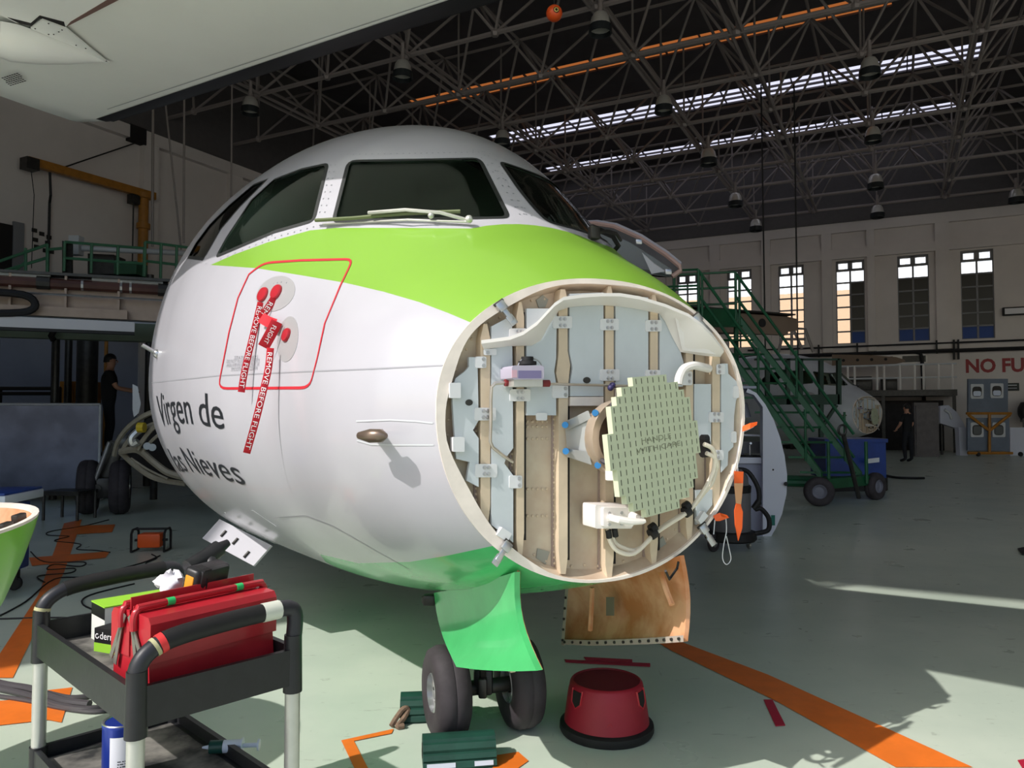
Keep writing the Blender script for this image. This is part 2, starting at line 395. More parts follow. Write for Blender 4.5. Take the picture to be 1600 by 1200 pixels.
# --- painted floor lines
def line(n, pts, z=.004, m=M_floorline): return struct('trim_%d' % n, MB().add([(p[0], p[1], z) for p in pts], [list(range(len(pts)))]), m)
fz = lambda x, y: onz(x, y, 0)
line(5, [fz(905, 925), fz(955, 932), fz(1060, 1002), fz(1200, 1055), fz(1520, 1200), fz(1400, 1200), fz(1210, 1095), fz(1050, 1018), fz(920, 940)])
line(6, [fz(-60, 1100), fz(-60, 1141), fz(75, 1126), fz(96, 1130), fz(113, 1075), fz(70, 1080), fz(60, 1092)])
line(7, [fz(100, 818), fz(128, 812), fz(100, 895), fz(20, 1060), fz(-25, 1060), fz(60, 930)])
line(8, [fz(118, 822), fz(180, 820), fz(175, 832), fz(110, 836)], .005)
line(9, [fz(533, 1158), fz(615, 1140), fz(612, 1147), fz(553, 1159), fz(582, 1215), fz(560, 1215)])
line(10, [fz(770, 1182), fz(810, 1176), fz(826, 1190), fz(790, 1215), fz(770, 1215)])
line(11, [fz(45, 872), fz(172, 862), fz(165, 872), fz(50, 885)], .005)
M_rtape = mat('red_tape', (170, 30, 56), .5)
def tape(pts, label, k):
    p = [fz(*q) for q in pts]; c = sum(p, V()) / len(p)
    tag(O('tape_strip', MB().prism([(q.x, q.y, .004) for q in p], (0, 0, .003)), M_rtape), label, 'tape', 'red tape on the floor')
tape([(1193, 1095), (1207, 1095), (1227, 1135), (1212, 1136)], 'single dark red tape strip on shaded floor right of the red stool', 0)
tape([(882, 1032), (884, 1036), (1016, 1043), (1016, 1038)], 'longer red tape strip on floor behind the red stool', 1)
tape([(912, 1028), (915, 1032), (988, 1036), (988, 1032)], 'shorter red tape strip lying just behind the longer one', 2)
tape([(1590, 1190), (1612, 1187), (1640, 1204), (1600, 1206)], 'red tape strip in the sunlit lower right corner', 3)

# ================================================================ SPACE FRAME ROOF
HB = 8.6; ZB = EYE + HB; ZTc = ZB + 1.75; ST = .284 * HB
g0 = V((1.102 * HB, 2.323 * HB, 0)); gs, gq = hl(g0).x, hl(g0).y
sf = thing('space_frame', 'grey tubular steel space frame truss carrying the hangar roof', 'roof truss', (g0.x, g0.y, ZB), 0)
I0, I1, J0, J1 = -7, 12, -10, 5
def bn(i, j): return MW @ V((gs + i * ST, gq + j * ST, ZB))
def tn(i, j): return MW @ V((gs + (i + .5) * ST, gq + (j + .5) * ST, ZTc))
cm = MB().cyl((0, 0, 0), (0, 0, 1), 1, n=6); ch = O('bottom_chord', cm, M_truss, sf)
unit = ch.data; COL.objects.unlink(ch); bpy.data.objects.remove(ch)
def strut(name, a, b, r, only_mesh=None):
    a, b = V(a), V(b); d = b - a; x, y, z = basis(d); L = d.length
    m = Matrix(((x.x * r, y.x * r, d.x, a.x), (x.y * r, y.y * r, d.y, a.y), (x.z * r, y.z * r, d.z, a.z), (0, 0, 0, 1)))
    if only_mesh is not None:
        only_mesh.M = m; only_mesh.add([tuple(v.co) for v in unit.vertices], [list(p.vertices) for p in unit.polygons]); only_mesh.M = None; return
    o = bpy.data.objects.new(name, unit); link(o, sf); o.matrix_basis = m
    return o
vcols = (-6, -4, -2, -1, 1, 3, 5, 7)     # columns that carry the heavier cross chords
for j in range(J0, J1 + 1): strut('bottom_chord', bn(I0 - .5, j), bn(I1 + .5, j), .062)
for j in range(J0, J1): strut('top_chord', tn(I0 - .5, j), tn(I1 + .5, j), .045)
for i in vcols:
    for dx, dz in ((-.13, 0), (.13, 0), (0, .28)):
        o_ = Uh * dx + UP * dz; strut('cross_chord', bn(i, J0) + o_, bn(i, J1) + o_, .045)
for i in range(I0, I1): strut('top_cross_chord', tn(i, J0), tn(i, J1 - 1), .04)
cand = []
for i in range(I0, I1 + 1):
    for j in range(J0, J1 + 1):
        for di in (-1, 0):
            for dj in (-1, 0):
                if I0 <= i + di < I1 and J0 <= j + dj < J1: cand.append((bn(i, j), tn(i + di, j + dj), .036))
        if i in vcols or i % 2 == 0: cand.append((bn(i, j), bn(i, j) + UP * 2.3, .03))
def seen(a, b):
    n = 0
    for p in (a, (a + b) / 2, b):
        if p.y > 2:
            x, y = proj(p)
            if -20 < x < 1620 and -20 < y < 420 and (x > 190 or y > 200) and y > 210 - .2625 * x: n += 1
    if not n: return 0
    pa, pb = proj(a), proj(b); return n * math.hypot(pa[0] - pb[0], pa[1] - pb[1])
cand.sort(key=lambda c: -seen(c[0], c[1]) if c[0].y > 1 else 0)
rest = MB()
for k, (a, b, r) in enumerate(cand):
    if k < 300: strut('diagonal_strut', a, b, r)
    else: strut('', a, b, r, rest)
O('far_struts', rest, M_truss, sf, kind='stuff')
jn = MB()
for i in range(I0, I1 + 1):
    for j in range(J0, J1 + 1): jn.ball(bn(i, j), .11, 6, 4)
O('node_joints', jn, M_truss, sf, kind='stuff')
# hangers from wall head
# --- high bay lamps
M_dome = mat('spun_aluminium_dome', (220, 216, 208), .3, .5); M_lring = mat('lamp_skirt', (40, 44, 46), .4)
lampn = {(938, 45): 'beside the orange ball', (1037, 170): 'under the upper bright rooflight', (629, 117): 'nearest the black wing edge, above the cockpit roof', (391, 172): 'leftmost under the wing edge near the left wall', (785, 222): 'low over the right shoulder of the cockpit roof',
         (1359, 113): 'large one at upper right in front of the upper rooflight', (1364, 217): 'below the lower rooflight at right', (1368, 290): 'above the first dark window', (1371, 336): 'at the head of the back wall, right of centre', (1181, 357): 'just over the green stairs', (1149, 318): 'left of the roof hanger wires above the stairs', (1588, 312): 'at the right edge over the wall head', (1107, 252): 'among the struts above the raised cargo door'}
for (x, y), wh in lampn.items():
    z = 9.35; p = onz(x, y, z)
    if p.y > 33: p = at(x, y, 31)
    t = thing('high_bay_lamp', 'aluminium hangar lamp, ' + wh, 'lamp', p, group='high bay lamps')
    s = 1.0 if p.y < 22 else 1.15
    O('stem', MB(XF(p, 0, 0, 0, s)).cyl((0, 0, .3), (0, 0, max(.7, (ZB - p.z) / s)), .045).cyl((0, 0, .3), (0, 0, .5), .065, .05), M_truss, t)
    O('dome', MB(XF(p, 0, 0, 0, s)).lathe([(.05, .34), (.13, .32), (.18, .24), (.21, .1), (.22, .0), (.2, .0), (.18, .1), (.1, .28), (.03, .3)], n=16, ends=False), M_dome, t)
    O('skirt', MB(XF(p, 0, 0, 0, s)).lathe([(.23, .06), (.24, -.1), (.22, -.1), (.21, .06)], n=16, ends=False), M_lring, t)
# --- orange ball
p = at(866, 21, 8.2); t = thing('scare_ball', 'orange ball with a painted eye hanging by the wing edge', 'ball', p)
O('ball', MB().ball(p, .09, 18, 12), mat('orange_vinyl', (226, 84, 28), .4), t)
fwd = (O0 - p).normalized(); rx_, ry_, _ = basis(fwd)
eye = MB()
c0 = (fwd + V((.02, 0, .45)) + V((.22, 0, 0))).normalized()
a1, a2, _ = basis(c0)
for r0, r1, mi in ((.0, .016, 1), (.016, .026, 0), (.026, .036, 1)):
    rows = []
    for k in range(17):
        an = 2 * math.pi * k / 16; dirn = lambda r: p + (c0 * .0905 + a1 * (r * math.cos(an)) + a2 * (r * math.sin(an))).normalized() * .0915
        rows.append([dirn(r0 + .0001), dirn(r1)])
    eye.grid(rows, mi)
O('painted_eye', eye, [mat('eye_yellow', (222, 190, 90), .5), M_dark], t)
O('cord', MB().tube([p + UP * .09, V((p.x, p.y, 10.1))], .006), M_black, t)
# ================================================================ AIRLINER BEING SERVICED
PSI = rad(24); PB = V((.29, 2.8, 0))
MP = Matrix.Translation(PB) @ Matrix.Rotation(PSI, 4, 'Z'); MPi = MP.inverted()
AX = V((-math.sin(PSI), math.cos(PSI), 0)); RT = V((math.cos(PSI), math.sin(PSI), 0))
TAB = [  # t aft, crown height, keel height, half width, height of greatest width, section power above / below, sideways offset
 (0, 1.999, .877, .658, 1.511, 2.125, 2.059, .057), (.25, 2.167, .798, .824, 1.518, 2.074, 2.054, .032), (.5, 2.320, .732, .905, 1.511, 2.009, 2.045, .009), (.75, 2.533, .677, .950, 1.493, 1.943, 2.031, 0),
 (1.0, 2.764, .631, 1.008, 1.499, 1.894, 2.013, 0), (1.25, 2.948, .588, 1.105, 1.533, 1.878, 2.0, 0), (1.5, 3.084, .559, 1.208, 1.582, 1.902, 2.004, 0), (2.0, 3.270, .520, 1.352, 1.656, 1.940, 2.018, 0),
 (2.6, 3.408, .479, 1.477, 1.713, 1.980, 2.042, 0), (3.5, 3.503, .424, 1.586, 1.731, 2.023, 2.081, 0), (6, 3.45, .45, 1.56, 1.90, 1.98, 2.0, 0), (12, 3.42, .45, 1.55, 1.92, 2, 2, 0), (16, 3.4, .95, 1.3, 2.2, 2, 2, 0), (21, 3.3, 2.4, .35, 2.9, 2, 2, 0)]
def pch(k, t):
    xs = [r[0] for r in TAB]; ys = [r[k] for r in TAB]
    if t <= 0: return ys[0] + (ys[1] - ys[0]) / (xs[1] - xs[0]) * t
    if t >= xs[-1]: return ys[-1]
    i = max(j for j in range(len(xs) - 1) if xs[j] <= t)
    d = [(ys[j + 1] - ys[j]) / (xs[j + 1] - xs[j]) for j in range(len(xs) - 1)]
    def m(j):
        if j == 0: return d[0]
        if j == len(xs) - 1: return d[-1]
        a, b = d[j - 1], d[j]
        if a * b <= 0: return 0
        h0, h1 = xs[j] - xs[j - 1], xs[j + 1] - xs[j]; w1, w2 = 2 * h1 + h0, h1 + 2 * h0
        return (w1 + w2) / (w1 / a + w2 / b)
    h = xs[i + 1] - xs[i]; s = (t - xs[i]) / h
    return ys[i] * (2 * s ** 3 - 3 * s * s + 1) + ys[i + 1] * (3 * s * s - 2 * s ** 3) + h * (m(i) * (s ** 3 - 2 * s * s + s) + m(i + 1) * (s ** 3 - s * s))
_pc = {}
def prof(t):
    t = round(t, 4)
    if t not in _pc: _pc[t] = tuple(pch(k, t) for k in range(1, 8))
    return _pc[t]
def S(t, th):
    """airliner skin: t metres aft of the nose frame, th angle from the crown, + towards its right side"""
    zt, zb, w, zc, pu, pl, cx = prof(t)
    s, c = math.sin(th), math.cos(th); e = 2 / (pu if c > 0 else pl)
    x = -w * math.copysign(abs(s) ** e, s); h = abs(c) ** e
    z = zc + (zt - zc) * h if c > 0 else zc - (zc - zb) * h
    return V((x + cx, t, z))
def SN(t, th, h=.004):
    a = S(t + h, th) - S(t - h, th); b = S(t, th + h) - S(t, th - h); n = a.cross(b).normalized()
    q = S(t, th); zc = prof(t)[3]
    return n if n.dot(V((q.x - prof(t)[6], 0, q.z - zc))) > 0 else -n
def SW(t, th, off=0.0): return MP @ (S(t, th) + (SN(t, th) * off if off else V()))
_seed = []
for i in range(70):
    t = .02 + i * .06
    for j in range(-60, 61):
        th = j * math.pi / 60; w = SW(t, th); n = MP.to_3x3() @ SN(t, th)
        if n.dot(O0 - w) > 0: _seed.append((*proj(w), t, th))
def solve(x, y, t0=None):
    if t0: t, th = t0
    else:
        _, t, th = min(((q[0] - x) ** 2 + (q[1] - y) ** 2, q[2], q[3]) for q in _seed)
    best = (1e9, t, th)
    for _ in range(14):
        a = proj(SW(t, th)); e = (x - a[0], y - a[1]); er = math.hypot(*e)
        if er < best[0]: best = (er, t, th)
        if er < .05: break
        h = 1e-3; u = proj(SW(t + h, th)); v = proj(SW(t, th + h))
        j11, j21 = (u[0] - a[0]) / h, (u[1] - a[1]) / h; j12, j22 = (v[0] - a[0]) / h, (v[1] - a[1]) / h
        D = j11 * j22 - j12 * j21
        if abs(D) < 1e-3: break
        dt = (e[0] * j22 - j12 * e[1]) / D; dth = (j11 * e[1] - e[0] * j21) / D
        k = min(1, .12 / max(abs(dt), 1e-9), .12 / max(abs(dth), 1e-9)); t += dt * k; th += dth * k; t = max(-.02, t)
    return best[1], best[2]
def dens(pts, step=10, close=False):
    out = []; q = list(pts) + ([pts[0]] if close else [])
    for a, b in zip(q, q[1:]):
        m = max(1, int(math.hypot(b[0] - a[0], b[1] - a[1]) / step))
        out += [(a[0] + (b[0] - a[0]) * k / m, a[1] + (b[1] - a[1]) * k / m) for k in range(m)]
    return out if close else out + [q[-1]]
def roundc(pts, r, k=4):
    out = []; n = len(pts)
    for i in range(n):
        p, a, b = pts[i], pts[i - 1], pts[(i + 1) % n]
        rr = r if not isinstance(r, (list, tuple)) else r[i]
        da, db = math.hypot(a[0] - p[0], a[1] - p[1]), math.hypot(b[0] - p[0], b[1] - p[1])
        if rr < .5: out.append(p); continue
        A = [p[m] + (a[m] - p[m]) * min(rr / da, .45) for m in (0, 1)]; B = [p[m] + (b[m] - p[m]) * min(rr / db, .45) for m in (0, 1)]
        for j in range(k + 1):
            s = j / k; out.append(tuple((1 - s) ** 2 * A[m] + 2 * s * (1 - s) * p[m] + s * s * B[m] for m in (0, 1)))
    return out
def sp(pts, step=10, close=False): return [solve(*q) for q in dens(pts, step, close)]
def ribbon(path, w, off=.002, mb=None, close=False):
    """a strip of width w along a path of (t,th) on the skin"""
    mb = mb or MB(); L, Rr = [], []; n = len(path)
    P = [MP @ S(*q) for q in path]; N = [MP.to_3x3() @ SN(*q) for q in path]
    rows = []
    for i in range(n):
        a = P[(i - 1) % n] if close or i > 0 else P[i]; b = P[(i + 1) % n] if close or i < n - 1 else P[i]
        d = (b - a).normalized(); s = N[i].cross(d).normalized() * (w / 2)
        rows.append([P[i] - s + N[i] * off, P[i] + s + N[i] * off])
    if close: rows.append(rows[0])
    return mb.grid(rows)
# ---- window and paint outlines, read on the visible right side and mirrored to the left side
wC = sp(roundc([(545, 252), (749, 248), (795, 340), (521, 346)], 10), 9, True)
wB = sp(roundc([(338, 401), (354, 372), (393, 313), (428, 281), (470, 265), (512, 256), (490, 345), (430, 362)], [6, 0, 0, 0, 0, 8, 8, 0]), 9, True)
wA = sp([(294, 402), (318, 405), (345, 358), (374, 324), (417, 281), (396, 289), (357, 322), (327, 352), (306, 380)], 9, True)
mir = lambda P: [(t, -th) for t, th in P]
gu = sp([(329, 414), (365, 398), (420, 378), (484, 360), (525, 356), (620, 356), (735, 357)], 12) 
tg = gu[-1][0]; gu += [(tg, gu[-1][1] * k) for k in (.75, .5, .25)]
gl = sp([(329, 414), (400, 419), (470, 430), (540, 442), (600, 456), (655, 472), (700, 489)], 12); gl += [(gl[-1][0] * .5, 0)]
gl[-1] = (0.0, solve(733, 503)[1])
thg = gl[-1][1]
green = gu + [(tg, 0)] + mir(gu)[::-1] + mir(gl)[1:] + [(0, thg * (-1 + k / 12)) for k in range(1, 24)] + gl[::-1][:-1]
bl = sp([(700, 868), (640, 878), (560, 880), (500, 866)], 12)
thb0 = solve(770, 853)[1]
bl = [(0.0, thb0)] + bl; tb_, thb = bl[-1]
bl += [(tb_ + .5, thb + (math.pi - .22 - thb) * .6), (4.5, math.pi - .2)]
EPS = 1e-4
bg1 = bl + [(4.5, math.pi), (0, math.pi)]
K_TH = 1.2
def skin_cdt():
    ts = []; t = 0.0
    while t < 3.2: ts.append(t); t += .05
    while t < 21: ts.append(t); t += .35
    ts.append(21.0)
    vs = [(t, (j * math.pi / 64) * K_TH) for t in ts for j in range(-64, 65)]
    vs = [V((a + (R.uniform(-.004, .004) if 0 < i < len(vs) else 0) * (0 if a in (0.0, 21.0) else 1), b)) for i, (a, b) in enumerate(vs)]
    faces = []; polys = [wC, wB, wA, mir(wC), mir(wB), mir(wA), green, bg1, mir(bg1)]
    for P in polys:
        P = list(P)
        if sum(P[i - 1][0] * P[i][1] - P[i][0] * P[i - 1][1] for i in range(len(P))) < 0: P = P[::-1]
        o = len(vs); vs += [V((max(0, t), th * K_TH)) for t, th in P]; faces.append(list(range(o, o + len(P))))
    return geometry.delaunay_2d_cdt(vs, [], faces, 0, 1e-5, True)
cv, ce, cf, _, _, cof = skin_cdt()
skin = MB(MP); panes = [([], {}) for _ in range(6)]
P3 = [S(v.x, v.y / K_TH) for v in cv]
skf, skm = [], []
for f, orig in zip(cf, cof):
    g = [k for k in orig if k < 6]
    if g: panes[g[0]][0].append(f); continue
    skf.append(list(f)); skm.append(1 if 6 in orig else (2 if (7 in orig or 8 in orig) else 0))
used = {}; vs = []
for f in skf:
    for q, i in enumerate(f):
        if i not in used: used[i] = len(vs); vs.append(P3[i])
        f[q] = used[i]
keys = list(used)
plane = thing('airliner', 'white and lime green airliner with its nose radome removed', 'airplane', (PB.x, PB.y, 0), PSI)
me = bpy.data.meshes.new('fuselage_skin'); me.from_pydata([tuple(MP @ p) for p in vs], [], skf)
for m in (M_white, M_green, M_bgreen): me.materials.append(m)
me.polygons.foreach_set('material_index', skm); me.polygons.foreach_set('use_smooth', [True] * len(skf))
# wind every face outwards
R3 = MP.to_3x3(); nrm = [R3 @ SN(max(cv[i].x, .005), cv[i].y / K_TH) for i in keys]
bm = bmesh.new(); bm.from_mesh(me); bm.verts.ensure_lookup_table(); fl = []
for f in bm.faces:
    if f.normal.dot(nrm[f.verts[0].index]) < 0: fl.append(f)
bmesh.ops.reverse_faces(bm, faces=fl); bm.to_mesh(me); bm.free()
me.normals_split_custom_set_from_vertices([tuple(n) for n in nrm])
skin_o = bpy.data.objects.new('fuselage_skin', me); link(skin_o, plane)
M_pane = mat('cockpit_glass', (196, 210, 200), .02, trans=1.0, ior=1.18, spec=.5)
pn = ['front windshield pane on its right side', 'side window pane on its right side', 'rear side window pane on its right side', None, None, None]
for k, (fs, _) in enumerate(panes):
    ids = {}; v2 = []; f2 = []
    for f in fs:
        for i in f:
            if i not in ids: ids[i] = len(v2); v2.append(P3[i] - SN(max(cv[i].x, .01), cv[i].y / K_TH) * .006)
        f2.append([ids[i] for i in f])
    m_ = len(v2); inv = {b: a for a, b in ids.items()}
    v2 = v2 + [v2[j] - SN(max(cv[inv[j]].x, .01), cv[inv[j]].y / K_TH) * .012 for j in range(m_)]
    ed = {}
    for f in f2:
        for a, b in zip(f, f[1:] + f[:1]): ed[(a, b)] = 1
    sides = [(a, b, b + m_, a + m_) for a, b in ed if (b, a) not in ed]
    O('window_pane', MB(MP).add(v2, f2 + [[i + m_ for i in f[::-1]] for f in f2] + sides), M_pane, plane, ang=60)
M_seal = mat('window_seal_black', (40, 42, 42), .5)
for P in (wC, wB, wA, mir(wC), mir(wB), mir(wA)): O('window_seal', ribbon(P, .022, .002, close=True), M_seal, plane, ang=80)
# cockpit interior
ck = MB(MP); rr = [[S(2.35, th) * .99 + V((0, .0235, .0)) for th in [math.pi * (k / 24) for k in range(-24, 25)]]]
ring = [V((p.x * .97, 2.35, 1.85 + (p.z - 1.85) * .97)) for p in rr[0][:-1]]
ck.add(ring, [list(range(len(ring)))])
O('cockpit_partition', ck, mat('cockpit_lining', (128, 142, 130), .8), plane)
O('glareshield', MB(MP).box((0, 1.1, 2.08), (1.1, .4, .06)), M_dark, plane)
O('instrument_panel', MB(MP).box((0, 1.25, 1.8), (1.1, .08, .5)), M_dark, plane)
for sx in (-.5, .5):
    O('seat', MB(MP).rbox((sx, 2.0, 1.75), (.5, .12, .95), .05).rbox((sx, 2.0, 2.33), (.28, .1, .2), .04).rbox((sx, 1.75, 1.45), (.5, .5, .12), .04), mat('seat_cover', (34, 40, 38), .8), plane)
# ---- rivets round the windows, panel seams, red outline
rv = MB(MP)
def dot(mb, t, th, r=.0045):
    p = S(t, th); n = SN(t, th); x, y, _ = basis(n)
    mb.add([p + n * .0015 + (x * math.cos(a) + y * math.sin(a)) * r for a in [k * math.pi / 3 for k in range(6)]], [list(range(6))])
for P, st in (([(533, 242), (640, 240), (757, 238)], 9), ([(763, 244), (785, 290), (812, 335)], 11), ([(524, 258), (516, 300), (505, 342)], 9), ([(517, 258), (508, 300), (497, 342)], 9), ([(500, 352), (440, 368), (390, 386), (345, 405)], 10), ([(425, 368), (380, 384)], 8), ([(770, 240), (795, 292), (822, 335)], 11), ([(300, 410), (322, 412)], 6), ([(415, 446), (440, 441), (456, 443)], 6)):
    for q in dens(P, st):
        t, th = solve(*q); dot(rv, t, th); dot(rv, t, -th)
O('rivets', rv, mat('rivet_grey', (120, 124, 128), .4), plane, kind='stuff')
seam = MB()
for P in ([(237, 598), (342, 587), (470, 581), (570, 577), (692, 571)], [(435, 809), (478, 806), (520, 822), (590, 862), (640, 890)]):
    ribbon(sp(P, 10), .005, .0012, seam)
pth = sp(P, 10)
O('panel_seam', seam, M_seam, plane)
redp = sp(roundc([(341, 607), (358, 520), (372, 466), (389, 429), (412, 411), (470, 407), (552, 405), (532, 447), (508, 505), (496, 560), (484, 606)], [14, 0, 0, 0, 14, 0, 12, 0, 0, 0, 14]), 8, True)
O('static_port_outline', ribbon(redp, .012, .0022, close=True), M_redline, plane, label='red outline painted round the static ports')
# ---- lettering on the nose
def skintext(lines, name, m, cut=.03):
    for body, p0, p1, ptop, cap in lines:
        mb = MB(); a, b, c = solve(*p0), solve(*p1), solve(*ptop)
        w = textw(body, 1.0); ub = (c[0] - a[0]) / (b[0] - a[0]) if False else None
        # vertical step measured at the point ptop, which lies cap units above the baseline
        d = ((b[0] - a[0]) / w, (b[1] - a[1]) / w); u0 = (c[0] - a[0]) / d[0]
        base = a[1] + d[1] * u0; e = (c[1] - base) / cap
        uo = 0
        for i, wd_ in enumerate(body.split(' ')):
            pre = ' '.join(body.split(' ')[:i] + ['']); uo = textw(pre + wd_) - textw(wd_) if i else 0
            mb = MB(); text_on(mb, wd_, lambda u, v: SW(a[0] + d[0] * (u + uo), a[1] + d[1] * (u + uo) + e * v, .0025), 1.0, cut * w / max(.2, (MP @ S(*a) - MP @ S(*b)).length))
            O(name, mb, m, plane, ang=80)
skintext([('Virgen de', (254, 668), (352, 671), (325, 612), .72), ('las Nieves', (281, 737), (386, 758), (330, 707), .72)], 'name_lettering', M_ktext)
skintext([('STATIC PORTS', (366, 561), (403, 560), (385, 556), .72), ('DO NOT PLUG OR DEFORM', (354, 567), (405, 565), (380, 561.2), .72), ('AREA WITHIN RED LINE MUST BE', (354, 573.5), (405, 571), (380, 567), .72), ('SMOOTH AND CLEAN', (361, 580), (402, 577.5), (380, 573), .72)], 'warning_lettering', M_gtext, .02)
# ---- static ports and plates
def blob(cx, cy, rx, ry, ang, off, name, m, n=24, lab=None):
    pts = [(cx + rx * math.cos(a) * math.cos(ang) - ry * math.sin(a) * math.sin(ang), cy + rx * math.cos(a) * math.sin(ang) + ry * math.sin(a) * math.cos(ang)) for a in [2 * math.pi * k / n for k in range(n)]]
    q = [solve(*p) for p in pts]; c = solve(cx, cy); mb = MB()
    mb.add([SW(*c, off)] + [SW(*p, off) for p in q] + [SW(*p, -.004) for p in q], [(0, 1 + k, 1 + (k + 1) % n) for k in range(n)] + [(1 + k, 1 + n + k, 1 + n + (k + 1) % n, 1 + (k + 1) % n) for k in range(n)])
    return O(name, mb, m, plane, label=lab)
M_port = mat('port_plate_grey', (172, 170, 172), .4, .2)
blob(431, 459, 33, 25, rad(-35), .0018, 'static_port_plate', M_port)
blob(450, 530, 16, 36, rad(8), .0018, 'static_port_plate', M_port)
# access panel beside nose gear bay with latches (hangs open below the belly)
# ---- wipers
wd = lambda x, y, k: SW(*solve(x, y), k)
for nm, pts, r in (('wiper_blade', [(500, 351, .03), (560, 350, .035), (640, 346, .04), (720, 344, .04)], .009), ('wiper_arm', [(735, 352, .02), (690, 349, .05), (640, 347, .06), (585, 348, .055)], .008), ('wiper_linkage', [(735, 354, .02), (640, 353, .03), (510, 355, .02)], .005)):
    O(nm, MB().tube([wd(*p) for p in pts], r, 6), mat('olive_wiper', (96, 106, 70), .5) if nm == 'wiper_blade' else M_alu, plane)
for q in ((733, 353, .03, .018), (676, 350, .04, .014)): O('wiper_hub', MB().ball(wd(*q[:3]), q[3], 8, 6), M_alu, plane)
mirw = lambda x, y, k: (lambda q: MP @ (S(q[0], -q[1]) + SN(q[0], -q[1]) * k))(solve(x, y))
O('wiper_blade', MB().tube([mirw(500, 351, .03), mirw(560, 350, .035), mirw(640, 346, .04), mirw(720, 344, .04)], .013, 6), M_black, plane)
O('wiper_arm', MB().tube([mirw(735, 352, .02), mirw(690, 349, .05), mirw(640, 347, .06), mirw(585, 348, .055)], .009, 6), M_gunmetal, plane)
O('wiper_hub', MB().rbox(mirw(733, 353, .03), (.05, .04, .06), .01, Matrix.Rotation(.5, 3, 'Z')), M_gunmetal, plane)
# ---- probes
a = solve(605, 676); p0 = SW(*a, 0); nn = R3 @ SN(*a); dn = (SW(a[0] - .1, a[1]) - p0).normalized()
O('incidence_probe', MB().tube([p0 - nn * .01 - dn * .05, p0 + nn * .06 - dn * .01, p0 + nn * .085 + dn * .01], lambda s: .03 - .008 * s, 10, flat=.35).tube([p0 + nn * .085 - dn * .055, p0 + nn * .09, p0 + nn * .085 + dn * .04, p0 + nn * .085 + dn * .06], lambda s: .006 + .02 * math.sin(math.pi * min(1, s * .85 + .1)), 10), mat('probe_bronze', (120, 104, 92), .3, .6), plane)
for pts in ([(557, 658), (610, 656), (650, 658), (677, 661)], [(558, 688), (580, 694), (620, 695), (678, 695)]): O('probe_fairing_seam', ribbon(sp(pts, 8), .006, .002), M_wgrey, plane)
a = solve(246, 553); p0 = SW(*a, 0); nn = R3 @ SN(*a); dn = (SW(a[0] - .1, a[1]) - p0).normalized()
p1 = at(222, 539, p0.y - .05)
O('pitot_probe', MB().tube([p0, p0 + (p1 - p0) * .5, p1], .013, 8).ball(p0, .03, 8, 6), M_steel, plane)

# ---- nose frame: rim flange, collar, web
def ringpt(th, k, y):
    p = S(0, th); c = V((.057, 0, 1.44)); q = c + (p - c) * k; return MP @ V((q.x, y, q.z))
NR = 120; ths = [2 * math.pi * k / NR for k in range(NR)]
def wav(th):
    d = math.degrees(th) % 360
    left = max(0, math.cos(rad(d - 75)))      # + is the side to the viewer's left
    return .985 - .031 * left - .010 * (1 + math.cos(9 * th + .6)) * (.25 + .75 * left) - (.04 if 100 < d < 160 else 0) * math.sin(rad((d - 100) / 60 * 180))
O('nose_rim', MB().grid([[ringpt(th, 1.0, .0) for th in ths], [ringpt(th, 1.002, -.012) for th in ths], [ringpt(th, wav(th), -.012) for th in ths], [ringpt(th, wav(th), .004) for th in ths]], close=True), M_rim, plane)
O('rim_collar', MB().grid([[ringpt(th, wav(th) + .002, .0) for th in ths], [ringpt(th, .935 if wav(th) > .94 else wav(th) - .01, .05) for th in ths]], close=True), M_beige, plane)
O('bulkhead_web', MB().add([ringpt(th, .99, .05) for th in ths], [list(range(NR))]), M_beige, plane)
NF = -AX
def bp(x, y, yl=0.0): return onpl(x, y, MP @ V((0, yl, 0)), AX)
def plate(mb, pts, yl, th=.012): return mb.prism([bp(x, y, yl) for x, y in pts], AX * th)
def rect(x0, y0, x1, y1): return [(x0, y0), (x1, y0), (x1, y1), (x0, y1)]
# stiffeners
ST_ = [((751, 766), 506, 824), ((807, 819), 472, 868), ((873, 887), 452, 899), ((946, 959), 447, 905), ((1016, 1028), 460, 884), ((1072, 1083), 488, 846), ((1113, 1125), 524, 797)]
for (x0, x1), y0, y1 in ST_:
    xm = (x0 + x1) / 2; w = (x1 - x0) / 2; tp = 22
    pts = [(xm - w * .35, y0), (xm + w * .35, y0), (x1, y0 + tp), (x1, y1 - tp * 1.6), (xm + w * .5, y1), (xm - w * .5, y1), (x0, y1 - tp), (x0, y0 + tp)]
    if x0 == 873: pts = [(876, 452), (883, 452), (887, 468), (887, 548), (891, 570), (888, 600), (887, 660), (887, 870), (884, 897), (876, 897), (873, 860), (873, 660), (873, 600), (869, 585), (872, 560), (873, 548), (873, 474)]
    st = O('stiffener', plate(MB(), pts, .004, .045), M_tan, plane)
    O('gap_strip', plate(MB(), rect(x0 - 3, y0 + 16, x1 + 3, y1 - 24), .04, .006), M_dark, plane)
    O('rivet_flange', plate(MB(), rect(x0 - 11, max(y0 + 40, 640), x0 - 3.2, y1 - 14), .044, .005), mat('flange_mauve', (160, 142, 134), .5), plane)
